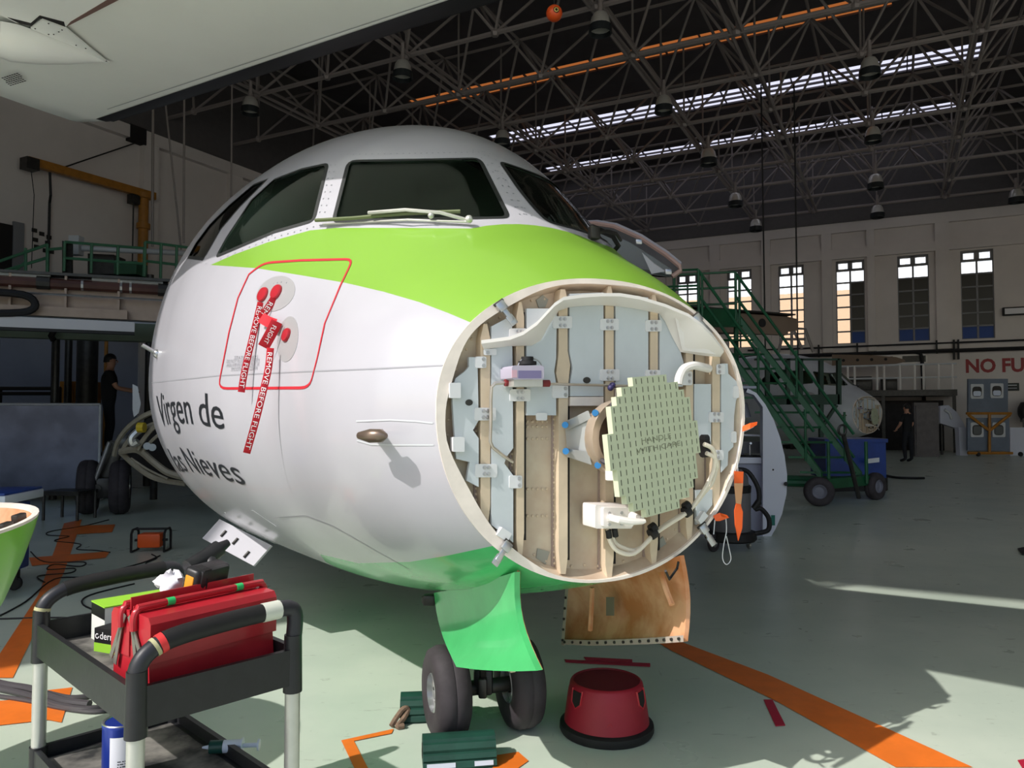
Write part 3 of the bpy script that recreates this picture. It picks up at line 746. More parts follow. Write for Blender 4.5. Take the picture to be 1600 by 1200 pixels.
# rivets of the web
rv = MB()
def rivet(x, y, r=.006, yl=.043):
    p = bp(x, y, yl); rv.lathe([(r, 0), (r * .8, .004), (.0005, .005)], p - NF * .0, NF, 6, ends=False)
for (x0, x1), y0, y1 in ST_:
    for k in range(int((y1 - 660) / 9)): rivet(x0 - 7, 655 + k * 9, .006, .043)
for y in (658, 666, 685, 764, 806):
    for x in (824, 832, 839, 847, 854): rivet(x, y + (.5 if y < 700 else 0), .0055, .049)
for k in range(70):
    th = 2 * math.pi * k / 70; q = ringpt(th, .905 + .012 * (k % 2), .049)
    rv.lathe([(.0055, 0), (.004, .004), (.0005, .005)], q, NF, 6, ends=False)
O('web_rivets', rv, M_tan, plane, kind='stuff')
# insulation panels
PAN = [[(733, 558), (746, 558), (748, 657), (739, 672), (748, 685), (748, 761), (729, 751), (734, 722), (713, 717), (707, 628), (709, 600), (712, 591), (727, 580), (733, 573)],
 [(768, 510), (800, 493), (802, 700), (792, 713), (788, 724), (802, 743), (802, 848), (768, 820)],
 [(823, 482), (870, 482), (869, 560), (866, 580), (869, 600), (869, 649), (823, 649)],
 [(890, 459), (943, 457), (943, 619), (891, 619), (891, 600), (895, 575), (890, 550)],
 [(962, 459), (1013, 465), (1013, 612), (962, 604)],
 [(1031, 475), (1062, 486), (1064, 552), (1069, 570), (1067, 604), (1031, 604)],
 [(1085, 600), (1111, 600), (1111, 694), (1098, 694), (1085, 690)],
 [(1127, 568), (1137, 568), (1138, 584), (1151, 596), (1156, 612), (1150, 626), (1147, 650), (1146, 698), (1138, 706), (1137, 727), (1127, 738)],
 [(1087, 766), (1113, 765), (1113, 789), (1089, 820)],
 [(891, 620), (943, 620), (943, 634), (891, 634)], [(962, 606), (1013, 614), (1013, 634), (962, 634)]]
for k, P in enumerate(PAN): O('insulation_panel', plate(MB(), P, .002, .016), M_pgrey if k < 9 else M_rim, plane)
for x, y in ((733, 629), (917, 594)): O('panel_grommet', plate(MB(), [(x + 6 * math.cos(a), y + 5 * math.sin(a)) for a in [k * math.pi / 6 for k in range(12)]], .001, .004), M_gunmetal, plane)
O('patch_plate', plate(MB(), [(840, 857), (859, 862), (853, 882), (838, 872)], .045, .004), mat('patch_grey', (150, 150, 140), .5), plane)
O('patch_plate', plate(MB(), [(1036, 838), (1043, 854), (1031, 862), (1024, 850)], .045, .004), mat('patch_grey', (150, 150, 140), .5), plane)
O('patch_plate', plate(MB(), [(838, 469), (848, 461), (857, 468), (852, 480), (842, 481)], .045, .004), mat('patch_grey', (150, 150, 140), .5), plane)
# two bolted clips
CL = [(743, 557, 760, 575, 'R'), (796, 513, 823, 529, 'T'), (864, 494, 894, 513, 4), (756, 545, 776, 555, 1), (797, 608, 829, 627, 4), (863, 602, 888, 622, 'R'), (938, 498, 967, 516, 4), (1009, 500, 1034, 518, 4), (938, 577, 968, 595, 4), (1009, 578, 1032, 596, 4), (1064, 580, 1082, 602, 'R'), (1120, 569, 1133, 585, 'L'), (742, 637, 775, 657, 4), (743, 725, 777, 746, 4), (796, 743, 816, 763, 'R'), (838, 645, 855, 657, 0), (1108, 644, 1131, 660, 4), (1118, 703, 1131, 719, 'L'), (1143, 674, 1151, 692, 0), (1146, 603, 1155, 622, 0), (1097, 683, 1110, 694, 0)]
for x0, y0, x1, y1, b in CL:
    P = roundc(rect(x0, y0, x1, y1), 2.5, 2); c = O('clip_plate', plate(MB(), P, -.003, .005), M_clip, plane)
    xm, ym, q = (x0 + x1) / 2, (y0 + y1) / 2, []
    if b == 4: q = [(xm - 3, ym - 5), (xm + 3.5, ym - 5), (xm - 3, ym + 5), (xm + 3.5, ym + 5)]
    if b == 'R': q = [(x1 - 4.5, ym - 5), (x1 - 4.5, ym + 5)]
    if b == 'L': q = [(x0 + 4, ym - 4), (x0 + 4, ym + 4)]
    if b == 'T': q = [(xm, y0 + 5), (xm + 6, y0 + 5)]
    if b == 1: q = [(x0 + 6, ym + 1)]
    for x, y in q:
        p = bp(x, y, -.003); O('bolt', MB().cyl(p, p + NF * .003, .007, n=10).cyl(p + NF * .003, p + NF * .006, .0045, n=6), M_steel, c)
for x0, y0, x1, y1 in ((703, 598, 720, 622), (708, 683, 726, 706)):
    c = O('edge_box', plate(MB(), roundc(rect(x0, y0, x1, y1), 2, 2), -.022, .03), M_clip, plane)
for P in ([(776, 836), (785, 824), (800, 834), (793, 847)], [(1091, 813), (1100, 799), (1107, 806), (1096, 820)]): O('edge_box', plate(MB(), P, -.02, .025), M_clip, plane)
# latches round the rim
for a, b in (((779, 473), (803, 504)), ((795, 848), (774, 880)), ((1096, 821), (1114, 849)), ((1086, 493), (1108, 520))):
    p, q = bp(*a, -.02), bp(*b, -.035); d = (q - p).normalized(); s = d.cross(NF).normalized()
    rot = Matrix((s, d, NF)).transposed()
    l = O('radome_latch', MB().rbox(p + d * .015, (.035, .035, .02), .004, rot).rbox((p + q) / 2, (.02, (q - p).length * .8, .012), .003, rot).rbox(q - d * .012, (.028, .04, .008), .003, rot), M_steel, plane)
    O('latch_pin', MB().cyl(p - s * .02, p + s * .02, .006), M_gunmetal, l)
# lightning visor: white shelf over the antenna
vo = [(752, 537), (797, 531), (818, 523), (839, 508), (853, 493), (867, 478), (881, 469), (910, 465), (940, 463), (969, 463), (1000, 468), (1040, 480), (1076, 495), (1096, 510), (1113, 526), (1131, 550), (1126, 557)]
vi = [(756, 546), (794, 541), (831, 540), (845, 532), (858, 508), (873, 486), (890, 480), (910, 478), (940, 477), (965, 478.5), (990, 482), (1030, 490), (1039, 502), (1050, 526), (1063, 550), (1100, 556), (1126, 558)]
vd = [.03, .05, .06, .07, .08, .09, .09, .09, .09, .09, .09, .09, .09, .09, .08, .05, .03]
rows = [[bp(x, y, -d) for (x, y), d in zip(vo, vd)], [bp(x, y, 0) for x, y in vi]]
O('visor', MB().slab(rows, UP * .012), M_white2, plane)
O('visor_facet', MB().prism([bp(1055, 496, -.05), bp(1126, 553, -.03), bp(1066, 546, -.012)], UP * -.004), M_white2, plane)
# radar antenna
rd_c = bp(1026, 694, -.2); yaw = rad(41); FN = V((math.sin(yaw), -math.cos(yaw), .05)).normalized()
FX = V((math.cos(yaw), math.sin(yaw), 0)); roll = rad(5)
FXr = (FX * math.cos(roll) + UP * math.sin(roll)).normalized(); FYr = FN.cross(FXr).normalized(); FYr = FYr if FYr.z > 0 else -FYr
ant = O('radar_antenna', MB(), M_alu, plane)
M_ant = mat('antenna_sage', (204, 210, 180), .5, var=.06, scale=8)
NRW = 16; RA = .243; rh = 2 * RA / NRW; slots = MB(); plt = MB()
qn = .0317
def ap(u, v, w=0.0): return rd_c + FXr * u + FYr * v + FN * w
half = []
for k in range(NRW):
    v = -RA + (k + .5) * rh; h = math.sqrt(max(0, RA * RA * 1.05 - v * v)); half.append(max(2.5, round(h / qn)) * qn)
L_, R_ = [], []
for k in range(NRW):
    v0, v1 = -RA + k * rh, -RA + (k + 1) * rh
    R_ += [(half[k], v0), (half[k], v1)]; L_ += [(-half[k], v0), (-half[k], v1)]
poly = R_ + L_[::-1]
bpy.data.objects.remove(ant)
ant = O('radar_antenna', MB().prism([ap(u, v, 0) for u, v in poly], -FN * .022), M_ant, plane, label='sage green slotted flat plate antenna with stepped edge')
for k in range(NRW):
    v = -RA + (k + .5) * rh; n = int(round(half[k] * 2 / qn))
    for j in range(n):
        u = -half[k] + (j + .5) * qn; d = .25 * (1 if (j + k) % 2 else -1) * .004
        slots.prism([ap(u - .0015 + d, v - .0095, .0006), ap(u + .0015 + d, v - .0095, .0006), ap(u + .0015 + d, v + .0095, .0006), ap(u - .0015 + d, v + .0095, .0006)], FN * .0004)
O('antenna_slots', slots, mat('slot_dark', (64, 64, 52), .7), ant, kind='stuff')
for body, u0, v0, wd_ in (('HANDLE', -.085, .012, .17), ('WITH CARE', -.115, -.02, .25)):
    k = wd_ / textw(body, 1)
    lt = MB(); text_on(lt, body, planefn(ap(u0, v0, .0012), FXr * k, FYr * .026, 1)); O('antenna_lettering', lt, mat('worn_print', (140, 142, 118), .7), ant)
# antenna drive: ring, arms, motor
rc = bp(966, 684, -.11); rn = (NF * .6 - RT * .8).normalized()
rn = (NF + RT * .15).normalized()
O('drive_ring', MB().lathe([(.12, -.025), (.134, -.025), (.138, .0), (.134, .02), (.105, .02), (.1, 0), (.105, -.025)], rc, rn, 28, ends=False), mat('ring_bronze', (196, 176, 156), .3, .5), plane)
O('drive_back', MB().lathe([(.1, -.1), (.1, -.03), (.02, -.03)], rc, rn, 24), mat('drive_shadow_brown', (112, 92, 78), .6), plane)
mo = MB(); rotm = Matrix((FX, FN, UP)).transposed()
mo.rbox(rd_c - FN * .07 - FX * .02, (.16, .09, .24), .01, rotm).rbox(rd_c - FN * .07 - FX * .1 + UP * .09, (.05, .07, .05), .006, rotm).rbox(rd_c - FN * .05 - FX * .14 - UP * .02, (.05, .05, .16), .006, rotm).rbox(rd_c - FN * .06 - FX * .15 - UP * .1, (.06, .05, .04), .006, rotm).cyl(rc, rd_c - FN * .05, .05, n=14)
O('drive_motor', mo, M_white2, plane)
def arm(pts, y0, y1, th): 
    return MB().prism([bp(x, y, y0 if i < 2 else y1) for i, (x, y) in enumerate(pts)], UP * th)
M_arm = mat('arm_silver', (186, 188, 188), .35, .5)
for pts in ([(880, 660), (884, 672), (921, 654), (917, 642)], [(880, 700), (886, 714), (922, 726), (917, 706)]):
    O('mount_arm', MB().prism([bp(pts[0][0], pts[0][1], -.01), bp(pts[1][0], pts[1][1], -.01), bp(pts[2][0], pts[2][1], -.1), bp(pts[3][0], pts[3][1], -.1)], NF * .012), M_arm, plane)
O('mount_bracket', MB().prism([bp(883, 668, -.004), bp(917, 652, -.08), bp(918, 714, -.08), bp(886, 706, -.004)], NF * .006), M_arm, plane)
for x, y in ((883, 664), (884, 705), (930, 645), (934, 727)): O('anodised_bolt', MB().cyl(bp(x, y, -.03), bp(x, y, -.14 if x > 900 else -.05), .012, n=10), mat('blue_anodised', (60, 130, 190), .3, .5), plane)
cb = MB()
for k, pts in enumerate(([(978, 632, -.12), (968, 626, -.16), (957, 632, -.17), (955, 655, -.16), (960, 668, -.15)], [(980, 638, -.14), (966, 636, -.18), (960, 646, -.18), (958, 664, -.17)], [(935, 716, -.12), (945, 722, -.16), (955, 724, -.18)])):
    cb = MB().tube([bp(x, y, d) for x, y, d in pts], .009, 6, smooth=4); O('drive_cable', cb, mat('grey_cable', (70, 66, 70), .5), plane)
# junction box with white horn
jb = O('junction_box', plate(MB(), roundc(rect(930, 789, 988, 826), 3, 2), -.09, .09), M_white2, plane)
O('box_lid', plate(MB(), roundc(rect(943, 793, 990, 823), 3, 2), -.108, .02), M_white2, jb)
for x, y in ((952, 802), (971, 801), (990 - 1, 800), (952, 819), (971, 819)):
    p = bp(x, y, -.108); O('screw', MB().cyl(p, p + NF * .004, .006, n=8), M_steel, jb)
O('backing_plate', plate(MB(), rect(911, 791, 930, 820), .03, .01), M_tan, jb)
O('feed_horn', MB().tube([bp(955, 810, -.108), bp(957, 810, -.15), bp(967, 812, -.17), bp(985, 815, -.18), bp(1004, 815, -.185), bp(1009, 814, -.19)], lambda s: .018 if s < .2 else (.013 if s < .75 else .02 * (1.3 - s)), 10).cyl(bp(987, 807, -.108), bp(1003, 812, -.16), .018, .012), M_white2, jb)
# cables
ca = [(950, 828, -.06), (953, 845, -.05), (964, 860, -.05), (984, 866, -.05), (1000, 858, -.05), (1022, 835, -.05), (1045, 819, -.05), (1074, 800, -.06), (1092, 778, -.07), (1106, 755, -.09), (1115, 735, -.1), (1117, 712, -.12), (1112, 700, -.13), (1100, 694, -.13)]
M_cab = mat('cream_cable', (226, 216, 200), .4)
for dx, dy, dd in ((0, 0, 0), (6, -6, .012)):
    O('antenna_cable', MB().tube([bp(x + dx * (1 if i < 10 else .6), y + (dy if 1 < i < 9 else (14 if i > 10 else 0) * (dx > 0)), d + dd) for i, (x, y, d) in enumerate(ca)], .0085, 8, smooth=4), M_cab, plane)
for x, y in ((950, 832), (960, 830)): O('cable_boot', MB().cyl(bp(x, y - 4, -.06), bp(x + 2, y + 8, -.055), .011), M_black, plane)
for x, y in ((1020, 833), (1073, 799), (1101, 694), (1101, 706)):
    p = bp(x, y, -.055); d = (bp(x + 10, y - 7, -.055) - p).normalized() if x < 1090 else RT
    O('cable_clamp', MB().cyl(p - d * .012, p + d * .012, .022, n=12).cyl(p - d * .012 + NF * .0 + UP * .02, p + d * .012 + UP * .02, .018, n=10), M_black, plane)
O('vent_hose', MB().tube([bp(1060, 600, -.05), bp(1062, 588, -.05), bp(1069, 576, -.045), bp(1083, 571, -.04), bp(1095, 573, -.03), bp(1107, 576, .0)], .017, 10, smooth=4), M_white2, plane)
# pitot line and reservoir
M_pipe = mat('pipe_steel', (190, 180, 170), .3, .7)
O('pipe', MB().tube([bp(795, 598, -.03), bp(774, 599, -.03), bp(768, 605, -.025), bp(767, 625, -.022), bp(767, 655, -.022), bp(766, 690, -.022), bp(770, 699, -.022), bp(786, 712, -.018), bp(801, 722, .0)], .006, 8), M_pipe, plane)
O('pipe', MB().tube([bp(855, 600, -.03), bp(900, 601, -.02), bp(950, 602, -.02), bp(1013, 604, -.02)], .005, 8), M_pipe, plane)
for x, y in ((795, 598), (853, 599)): O('pipe_cap', MB().cyl(bp(x - 6, y, -.035), bp(x + 5, y, -.035), .013, n=10), mat('maroon_cap', (120, 36, 40), .4), plane)
rs = O('reservoir', plate(MB(), roundc(rect(800, 571, 850, 593), 5, 3), -.1, .1), mat('cloudy_plastic', (186, 178, 196), .3, alpha=.9), plane)
O('reservoir_base', plate(MB(), rect(803, 593, 848, 604), -.09, .09), M_alu, rs)
O('reservoir_cap', MB().lathe([(.033, 0), (.033, .012), (.022, .014), (.022, .028), (.001, .028)], bp(824, 570, -.05), UP, 14), M_black, rs)
O('reservoir_fluid', plate(MB(), rect(810, 579, 846, 591), -.101, .004), mat('violet_fluid', (120, 112, 150), .3), rs)
O('sight_label', plate(MB(), rect(800, 578, 808, 590), -.101, .003), mat('pink_label', (206, 166, 180), .5), rs)
O('carry_wire', MB().tube([bp(809, 572, -.05), bp(815, 562, -.05), bp(826, 559, -.05), bp(840, 563, -.05), bp(846, 571, -.05)], .0022, 5, smooth=3), M_steel, rs)
# wire bundle connector
O('connector', MB().ball(bp(957, 602, -.03), .012, 8, 6).ball(bp(954, 606, -.035), .012, 8, 6), mat('purple_plug', (50, 44, 90), .5), plane)
# ================================================================ AIRLINER: gear doors, nose gear, wings, main gear, hatches
def lp(x, y, X): return onpl(x, y, MP @ V((X, 0, 0)), RT)          # pixel on a plane parallel to the centreline
# green door on its right side, hanging open
def doorpts(pts, X0, k=0.0):
    out = []
    for x, y in pts: out.append(lp(x, y, X0))
    return out
hin = [(678, 926), (710, 921), (745, 912), (775, 903), (804, 894)]
bot = [(713, 1042), (742, 1046), (772, 1048), (805, 1049), (838, 1048)]
rows = []
for k in range(9):
    s = k / 8; r_ = []
    for i, (a, b) in enumerate(zip(hin, bot)):
        bul = math.sin(math.pi * s) * .16 * (1 if i == 0 else (1 - i / 4) + .55 * i / 4)
        x = a[0] + (b[0] - a[0]) * s - bul * 60 * (1 - i / 4) * .75 - (12 if i == 4 else 6 * i / 4) * math.sin(math.pi * s)
        y = a[1] + (b[1] - a[1]) * s
        r_.append(lp(x, y, -.30 - .06 * s + .05 * math.sin(math.pi * s)))
    rows.append(r_)
gd = O('nose_gear_door', MB().slab(rows, RT * .022), M_bgreen, plane, label='emerald green nose gear door, outer face', ang=50)
O('door_edge_strip', MB().grid([[p + RT * .0235, p + RT * .0235 + AX * .03] for p in [r[-1] for r in rows]]), M_peach, gd)
O('hinge', MB().cyl(lp(668, 932, -.3), lp(668, 942, -.3), .028).rbox(lp(671, 937, -.3), (.06, .05, .05), .01), M_gunmetal, plane)
# far door seen from its inner face
fx = .36
hin = [(884, 908), (930, 902), (980, 893), (1030, 880), (1062, 868)]; bot = [(877, 1007), (925, 1009), (975, 1008), (1025, 1006), (1068, 1003)]
rows = []
for k in range(7):
    s = k / 6
    rows.append([lp(a[0] + (b[0] - a[0]) * s + (7 * math.sin(math.pi * s) if i == 4 else 0), a[1] + (b[1] - a[1]) * s, fx + .05 * math.sin(math.pi * s)) for i, (a, b) in enumerate(zip(hin, bot))])
fd = O('nose_gear_door', MB().slab(rows, RT * .02), M_peach, plane, label='peach primed inner face of the far nose gear door', ang=50)
M_edge = mat('door_edge_grey', (170, 156, 146), .5)
e1 = [lp(a[0] + (b[0] - a[0]) * s, a[1] + (b[1] - a[1]) * s, fx - .006) for s in (0, .25, .5, .75, 1) for a, b in [(hin[0], bot[0])]]
O('edge_strip', MB().grid([[p, p - AX * .03] for p in e1]), M_edge, fd)
e2 = [lp(x, y, fx - .006) for x, y in bot]
O('edge_strip', MB().grid([[p, p + UP * .025] for p in e2]), M_edge, fd)
for i in range(15):
    s = (i + .5) / 15; j = min(3, int(s * 4)); u = s * 4 - j; p = e2[j].lerp(e2[j + 1], u) + UP * .013
    O('fastener', MB().cyl(p, p - RT * .008, .006, n=6), M_gunmetal, fd)
for i in range(6):
    p = e1[0].lerp(e1[-1], (i + .5) / 6) - AX * .014; O('fastener', MB().cyl(p, p - RT * .008, .006, n=6), M_gunmetal, fd)
O('door_rib', MB().tube([lp(925, 918, fx - .02), lp(924, 950, fx - .02), lp(922, 985, fx - .02)], .012, 6), M_peach, fd)
O('door_rib', MB().tube([lp(1032, 895, fx - .02), lp(1042, 925, fx - .02), lp(1050, 945, fx - .02)], .012, 6), M_peach, fd)
O('placard', MB().prism([lp(x, y, fx - .004) for x, y in rect(947, 933, 959, 962)], RT * .003), mat('placard_olive', (120, 108, 92), .5), fd)
O('door_stay', MB().tube([lp(1040, 892, .2), lp(1046, 905, .25), lp(1058, 888, .3), lp(1060, 878, .3)], .005, 6), M_black, plane)
O('bay_bracket', MB(MP).rbox((-.05, .25, .86), (.1, .06, .1), .01), M_gunmetal, plane)
O('bay_wall', MB(MP).b2((-.27, .12, .55), (-.25, .5, .86)), M_tan, plane)
# nose gear
def tyre_prof(R_, w, rim): return [(rim, -w * .42), (rim + .02, -w * .48), (R_ * .8, -w * .5), (R_ * .93, -w * .42), (R_, -w * .2), (R_, -w * .03), (R_ * .985, 0), (R_, w * .03), (R_, w * .2), (R_ * .93, w * .42), (R_ * .8, w * .5), (rim + .02, w * .48), (rim, w * .42)]
def wheel(c, ax, R_, w, rim, parent, nm='wheel', hub=None):
    t = O(nm, MB().lathe(tyre_prof(R_, w, rim), c, ax, 36, ends=False), M_tyre, parent, ang=60, label=None)
    O('wheel_hub', MB().lathe([(rim, -w * .42), (rim * .93, -w * .46), (rim * .9, -w * .3), (rim * .62, -w * .2), (rim * .3, -w * .26), (.001, -w * .27)], c, ax, 24, ends=False).lathe([(rim, w * .42), (rim * .93, w * .46), (rim * .9, w * .3), (rim * .62, w * .2), (rim * .3, w * .26), (.001, w * .27)], c, ax, 24, ends=False), hub or M_steel, t)
    for k in range(6):
        x, y, d = basis(ax); q = V(c) + (x * math.cos(k * 1.047) + y * math.sin(k * 1.047)) * rim * .6
        O('hub_bolt', MB().cyl(q - V(ax).normalized() * w * .31, q - V(ax).normalized() * w * .2, rim * .09, n=6), M_gunmetal, t)
    return t
WA = V((math.cos(rad(19)), math.sin(rad(19)), 0)); n0 = onz(697, 1151); RW = .208
wheel(n0 + UP * RW, WA, RW, .16, .088, plane, 'nose_wheel')
n1 = n0 + WA * .36; wheel(n1 + UP * RW, WA, RW, .15, .088, plane, 'nose_wheel')
nc = (n0 + n1) / 2 + UP * RW
O('nose_gear_axle', MB().cyl(nc - WA * .15, nc + WA * .15, .035), M_gunmetal, plane)
O('nose_gear_strut', MB().cyl(nc, nc + UP * .34, .034).cyl(nc + UP * .2, V((nc.x, nc.y, 1.0)), .052).rbox(nc + UP * .03 - WA.cross(UP) * .0, (.09, .09, .12), .015), M_bplast, plane)
O('tow_lug', MB().rbox(nc - V((0, .07, -.02)), (.04, .05, .09), .01), M_gunmetal, plane)
O('torque_link', MB().tube([nc + V((0, -.05, .06)), nc + V((0, -.13, .16)), nc + V((0, -.05, .26))], .016, 6), M_gunmetal, plane)
# belly access hatch hanging open with struts, at lower left
hp = [at(x, y, d) for x, y, d in ((343, 811, 5.25), (424, 852, 4.95), (396, 884, 4.9), (316, 841, 5.2))]
hn = (hp[1] - hp[0]).cross(hp[3] - hp[0]).normalized(); hn = hn if hn.y > 0 else -hn
ha = O('belly_hatch', MB().prism(hp, hn * .015), M_white, plane, label='white belly access hatch hanging open')
for s, t_ in ((.25, .45), (.5, .5), (.8, .75)):
    p = hp[0].lerp(hp[1], s).lerp(hp[3].lerp(hp[2], s), t_); e = (hp[1] - hp[0]).normalized(); g = (hp[3] - hp[0]).normalized()
    O('latch', MB().rbox(p - hn * .006, (.05, .02, .012), .003, Matrix((g, hn, e)).transposed()), M_gunmetal, ha)
for s in (.3,):
    a = hp[0].lerp(hp[1], s).lerp(hp[3].lerp(hp[2], s), .6); O('hatch_stay', MB().cyl(a + hn * .015, a + hn * .25 + V((.05, 0, .22)), .008, n=8), M_steel, plane)
O('hatch_frame', MB().prism([SW(*solve(x, y), .002) for x, y in ((350, 800), (395, 797), (432, 822), (430, 850), (385, 830))], V((0, .004, .0))), M_wgrey, plane)
# cargo door raised on its left flank, seen beyond the windshield
cd = [at(x, y, d) for x, y, d in ((900, 350, 7.4), (930, 349, 7.3), (960, 354, 7.2), (1000, 372, 7.0), (1040, 398, 6.8), (1062, 416, 6.7), (1063, 423, 6.7), (1050, 432, 6.7))]
lo = [at(x, y, d) for x, y, d in ((880, 372, 7.7), (900, 378, 7.6), (930, 390, 7.5), (955, 402, 7.35), (985, 418, 7.2), (1010, 430, 7.0), (1030, 433, 6.9), (1048, 433, 6.75))]
cdo = O('cargo_door', MB().slab([cd, [a.lerp(b, .5) + V((.05, .12, .03)) for a, b in zip(cd, lo)], lo, [MP @ V((1.22 + .02 * k, 2.75 + .2 * k, 3.0)) for k in range(8)]], V((.03, .06, .05))), M_white, plane, label='raised white cargo door with a pinkish edge')
O('door_edge', MB().tube(cd, .022, 6), mat('door_edge_pink', (176, 146, 136), .5), cdo)
O('door_lining', MB().slab([[a.lerp(b, .3) + V((-.02, -.05, 0)) for a, b in zip(cd, lo)][1:7], [a.lerp(b, .92) + V((-.02, -.03, 0)) for a, b in zip(cd, lo)][1:7]], V((.01, .03, .01))), mat('lining_grey', (150, 156, 158), .6), cdo)
for q in ((998, 378, 6.85), (1044, 425, 6.55)): O('door_latch', MB().rbox(at(*q), (.06, .04, .05), .01), M_steel, cdo)
O('door_lining_fold', MB().prism([at(1003, 395, 6.85), at(1022, 412, 6.75), at(1040, 424, 6.65), at(1018, 428, 6.75)], V((.01, .03, .01))), M_wgrey, cdo)
# wings with the leading edge opened up
M_spar = mat('spar_primer', (176, 154, 138), .6, var=.12, scale=3)
for sx in (-1, 1):
    e = -10.7 if sx < 0 else 10.7; sg_ = sx
    Z = 3.1 if sx < 0 else 3.3
    def wbx(a, b, y0, y1, z0, z1, taper=.35):
        pts = []
        for m in (0, 1):
            x = sg_ * (a if m == 0 else b); f = 1 - taper * max(0, (abs(x) - 1) / 11)
            zc_ = Z + .09
            zz0, zz1 = zc_ + (z0 - zc_) * f, zc_ + (z1 - zc_) * f
            pts.append([(x, y0, zz0), (x, y0, zz1), (x, y1, zz1), (x, y1, zz0)])
        return MB(MP).grid(pts, close=True).add(pts[0], [(0, 1, 2, 3)]).add(pts[1], [(0, 1, 2, 3)])
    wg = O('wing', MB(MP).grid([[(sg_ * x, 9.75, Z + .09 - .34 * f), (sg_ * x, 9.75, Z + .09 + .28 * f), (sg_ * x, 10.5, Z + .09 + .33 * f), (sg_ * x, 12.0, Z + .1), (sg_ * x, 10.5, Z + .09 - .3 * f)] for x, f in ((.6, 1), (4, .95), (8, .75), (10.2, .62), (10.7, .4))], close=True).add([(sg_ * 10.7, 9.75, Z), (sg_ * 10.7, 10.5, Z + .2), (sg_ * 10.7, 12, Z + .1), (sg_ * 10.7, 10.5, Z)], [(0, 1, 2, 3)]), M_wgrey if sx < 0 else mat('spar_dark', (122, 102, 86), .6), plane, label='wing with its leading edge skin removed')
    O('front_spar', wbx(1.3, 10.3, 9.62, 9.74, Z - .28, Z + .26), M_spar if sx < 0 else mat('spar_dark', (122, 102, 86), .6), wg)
    O('upper_lip', wbx(1.3, 10.4, 9.5, 9.75, Z + .3, Z + .34), M_gunmetal, wg)
    if sx < 0:
        O('de_icing_duct', MB(MP).tube([(sg_ * x, 9.56, 3.28 - .002 * x) for x in (1.3, 4, 7, 10)], .075, 10), mat('duct_brown', (88, 54, 46), .5, var=.4, scale=2), wg)
        for x in (1.6, 2.0, 2.12, 2.6, 3.1, 3.6, 3.7, 4.2): O('duct_clamp', MB(MP).cyl((sg_ * x, 9.56, 3.28), (sg_ * (x + .03), 9.56, 3.28), .082, n=10), M_steel, wg)
        for x in (1.5, 3.0, 4.6): O('duct_joint', MB(MP).cyl((sg_ * x, 9.56, 3.28), (sg_ * (x + .16), 9.56, 3.28), .095, n=10), M_gunmetal, wg)
        O('fuel_pipe', MB(MP).tube([(sg_ * 1.3, 9.5, 3.12), (sg_ * 5, 9.5, 3.12), (sg_ * 9, 9.5, 3.12)], .016, 6), M_steel, wg)
        for q in ((1.6, 2.2, 2.5), (3.0, 3.5, 3.9)): O('foil_wrap', MB(MP).tube([(sg_ * x, 9.55, 3.37) for x in q], .03, 6), M_alu, wg)
        for k in range(6): O('spar_rib', MB(MP).b2((sg_ * (1.5 + k * .65), 9.52, 2.95), (sg_ * (1.53 + k * .65), 9.62, 3.4)), M_spar, wg)
        O('lower_skin_panel', MB(MP).b2((-8, 9.42, 2.64), (-1.95, 9.5, 2.78)), M_white, wg)
        O('seal_strip', MB(MP).b2((-8, 9.43, 2.6), (-1.95, 9.52, 2.64)), M_black, wg)
        O('spar_shelf', MB(MP).b2((-8, 9.5, 2.82), (-2.05, 9.62, 2.95)), M_spar, wg)
        O('hose', MB(MP).tube([(-3.9, 9.45, 3.1), (-3.3, 9.4, 3.08), (-3.15, 9.4, 2.95), (-3.3, 9.4, 2.84), (-3.9, 9.42, 2.8)], .05, 8, smooth=4), M_black, wg)
    else:
        for x in (5.5, 6.6, 7.7, 8.7, 9.6): O('lightening_hole', MB(MP).cyl((x, 9.6, Z + .05), (x, 9.63, Z + .05), .09, n=12), M_dark, wg)
# main landing gear (right side of the aircraft)
g1, g2 = onz(137, 803), onz(187, 803)
ga = RT
RG = .4
for g in (g1, g2): wheel(g + UP * RG, ga, RG, .27, .19, plane, 'main_wheel')
gc = (g1 + g2) / 2 + UP * RG
O('main_axle', MB().cyl(gc - ga * .2, gc + ga * .2, .06).rbox(gc - AX * .12, (.26, .2, .3), .03, Matrix.Rotation(PSI, 3, 'Z')).cyl(gc - AX * .25 - ga * .08, gc - AX * .2 - ga * .08, .06).cyl(gc - AX * .25 + ga * .1, gc - AX * .2 + ga * .1, .05), M_gunmetal, plane)
lg0, lg1 = gc + UP * .12, at(190, 690, gc.y - .1)
O('main_leg', MB().cyl(lg0, lg1, .085, n=12).cyl(lg0 - AX * .1 - ga * .12, lg1 - ga * .1, .05).cyl(lg1 - ga * .06, lg1 + ga * .12, .1), mat('leg_grey', (128, 126, 122), .4, .4, var=.2), plane)
O('main_leg_actuator', MB().cyl(lg0 - AX * .2 - ga * .1, lg1 - AX * .1 - ga * .15, .032), M_steel, plane)
M_ring = mat('pod_frame_olive', (168, 158, 138), .5, var=.2, scale=5)
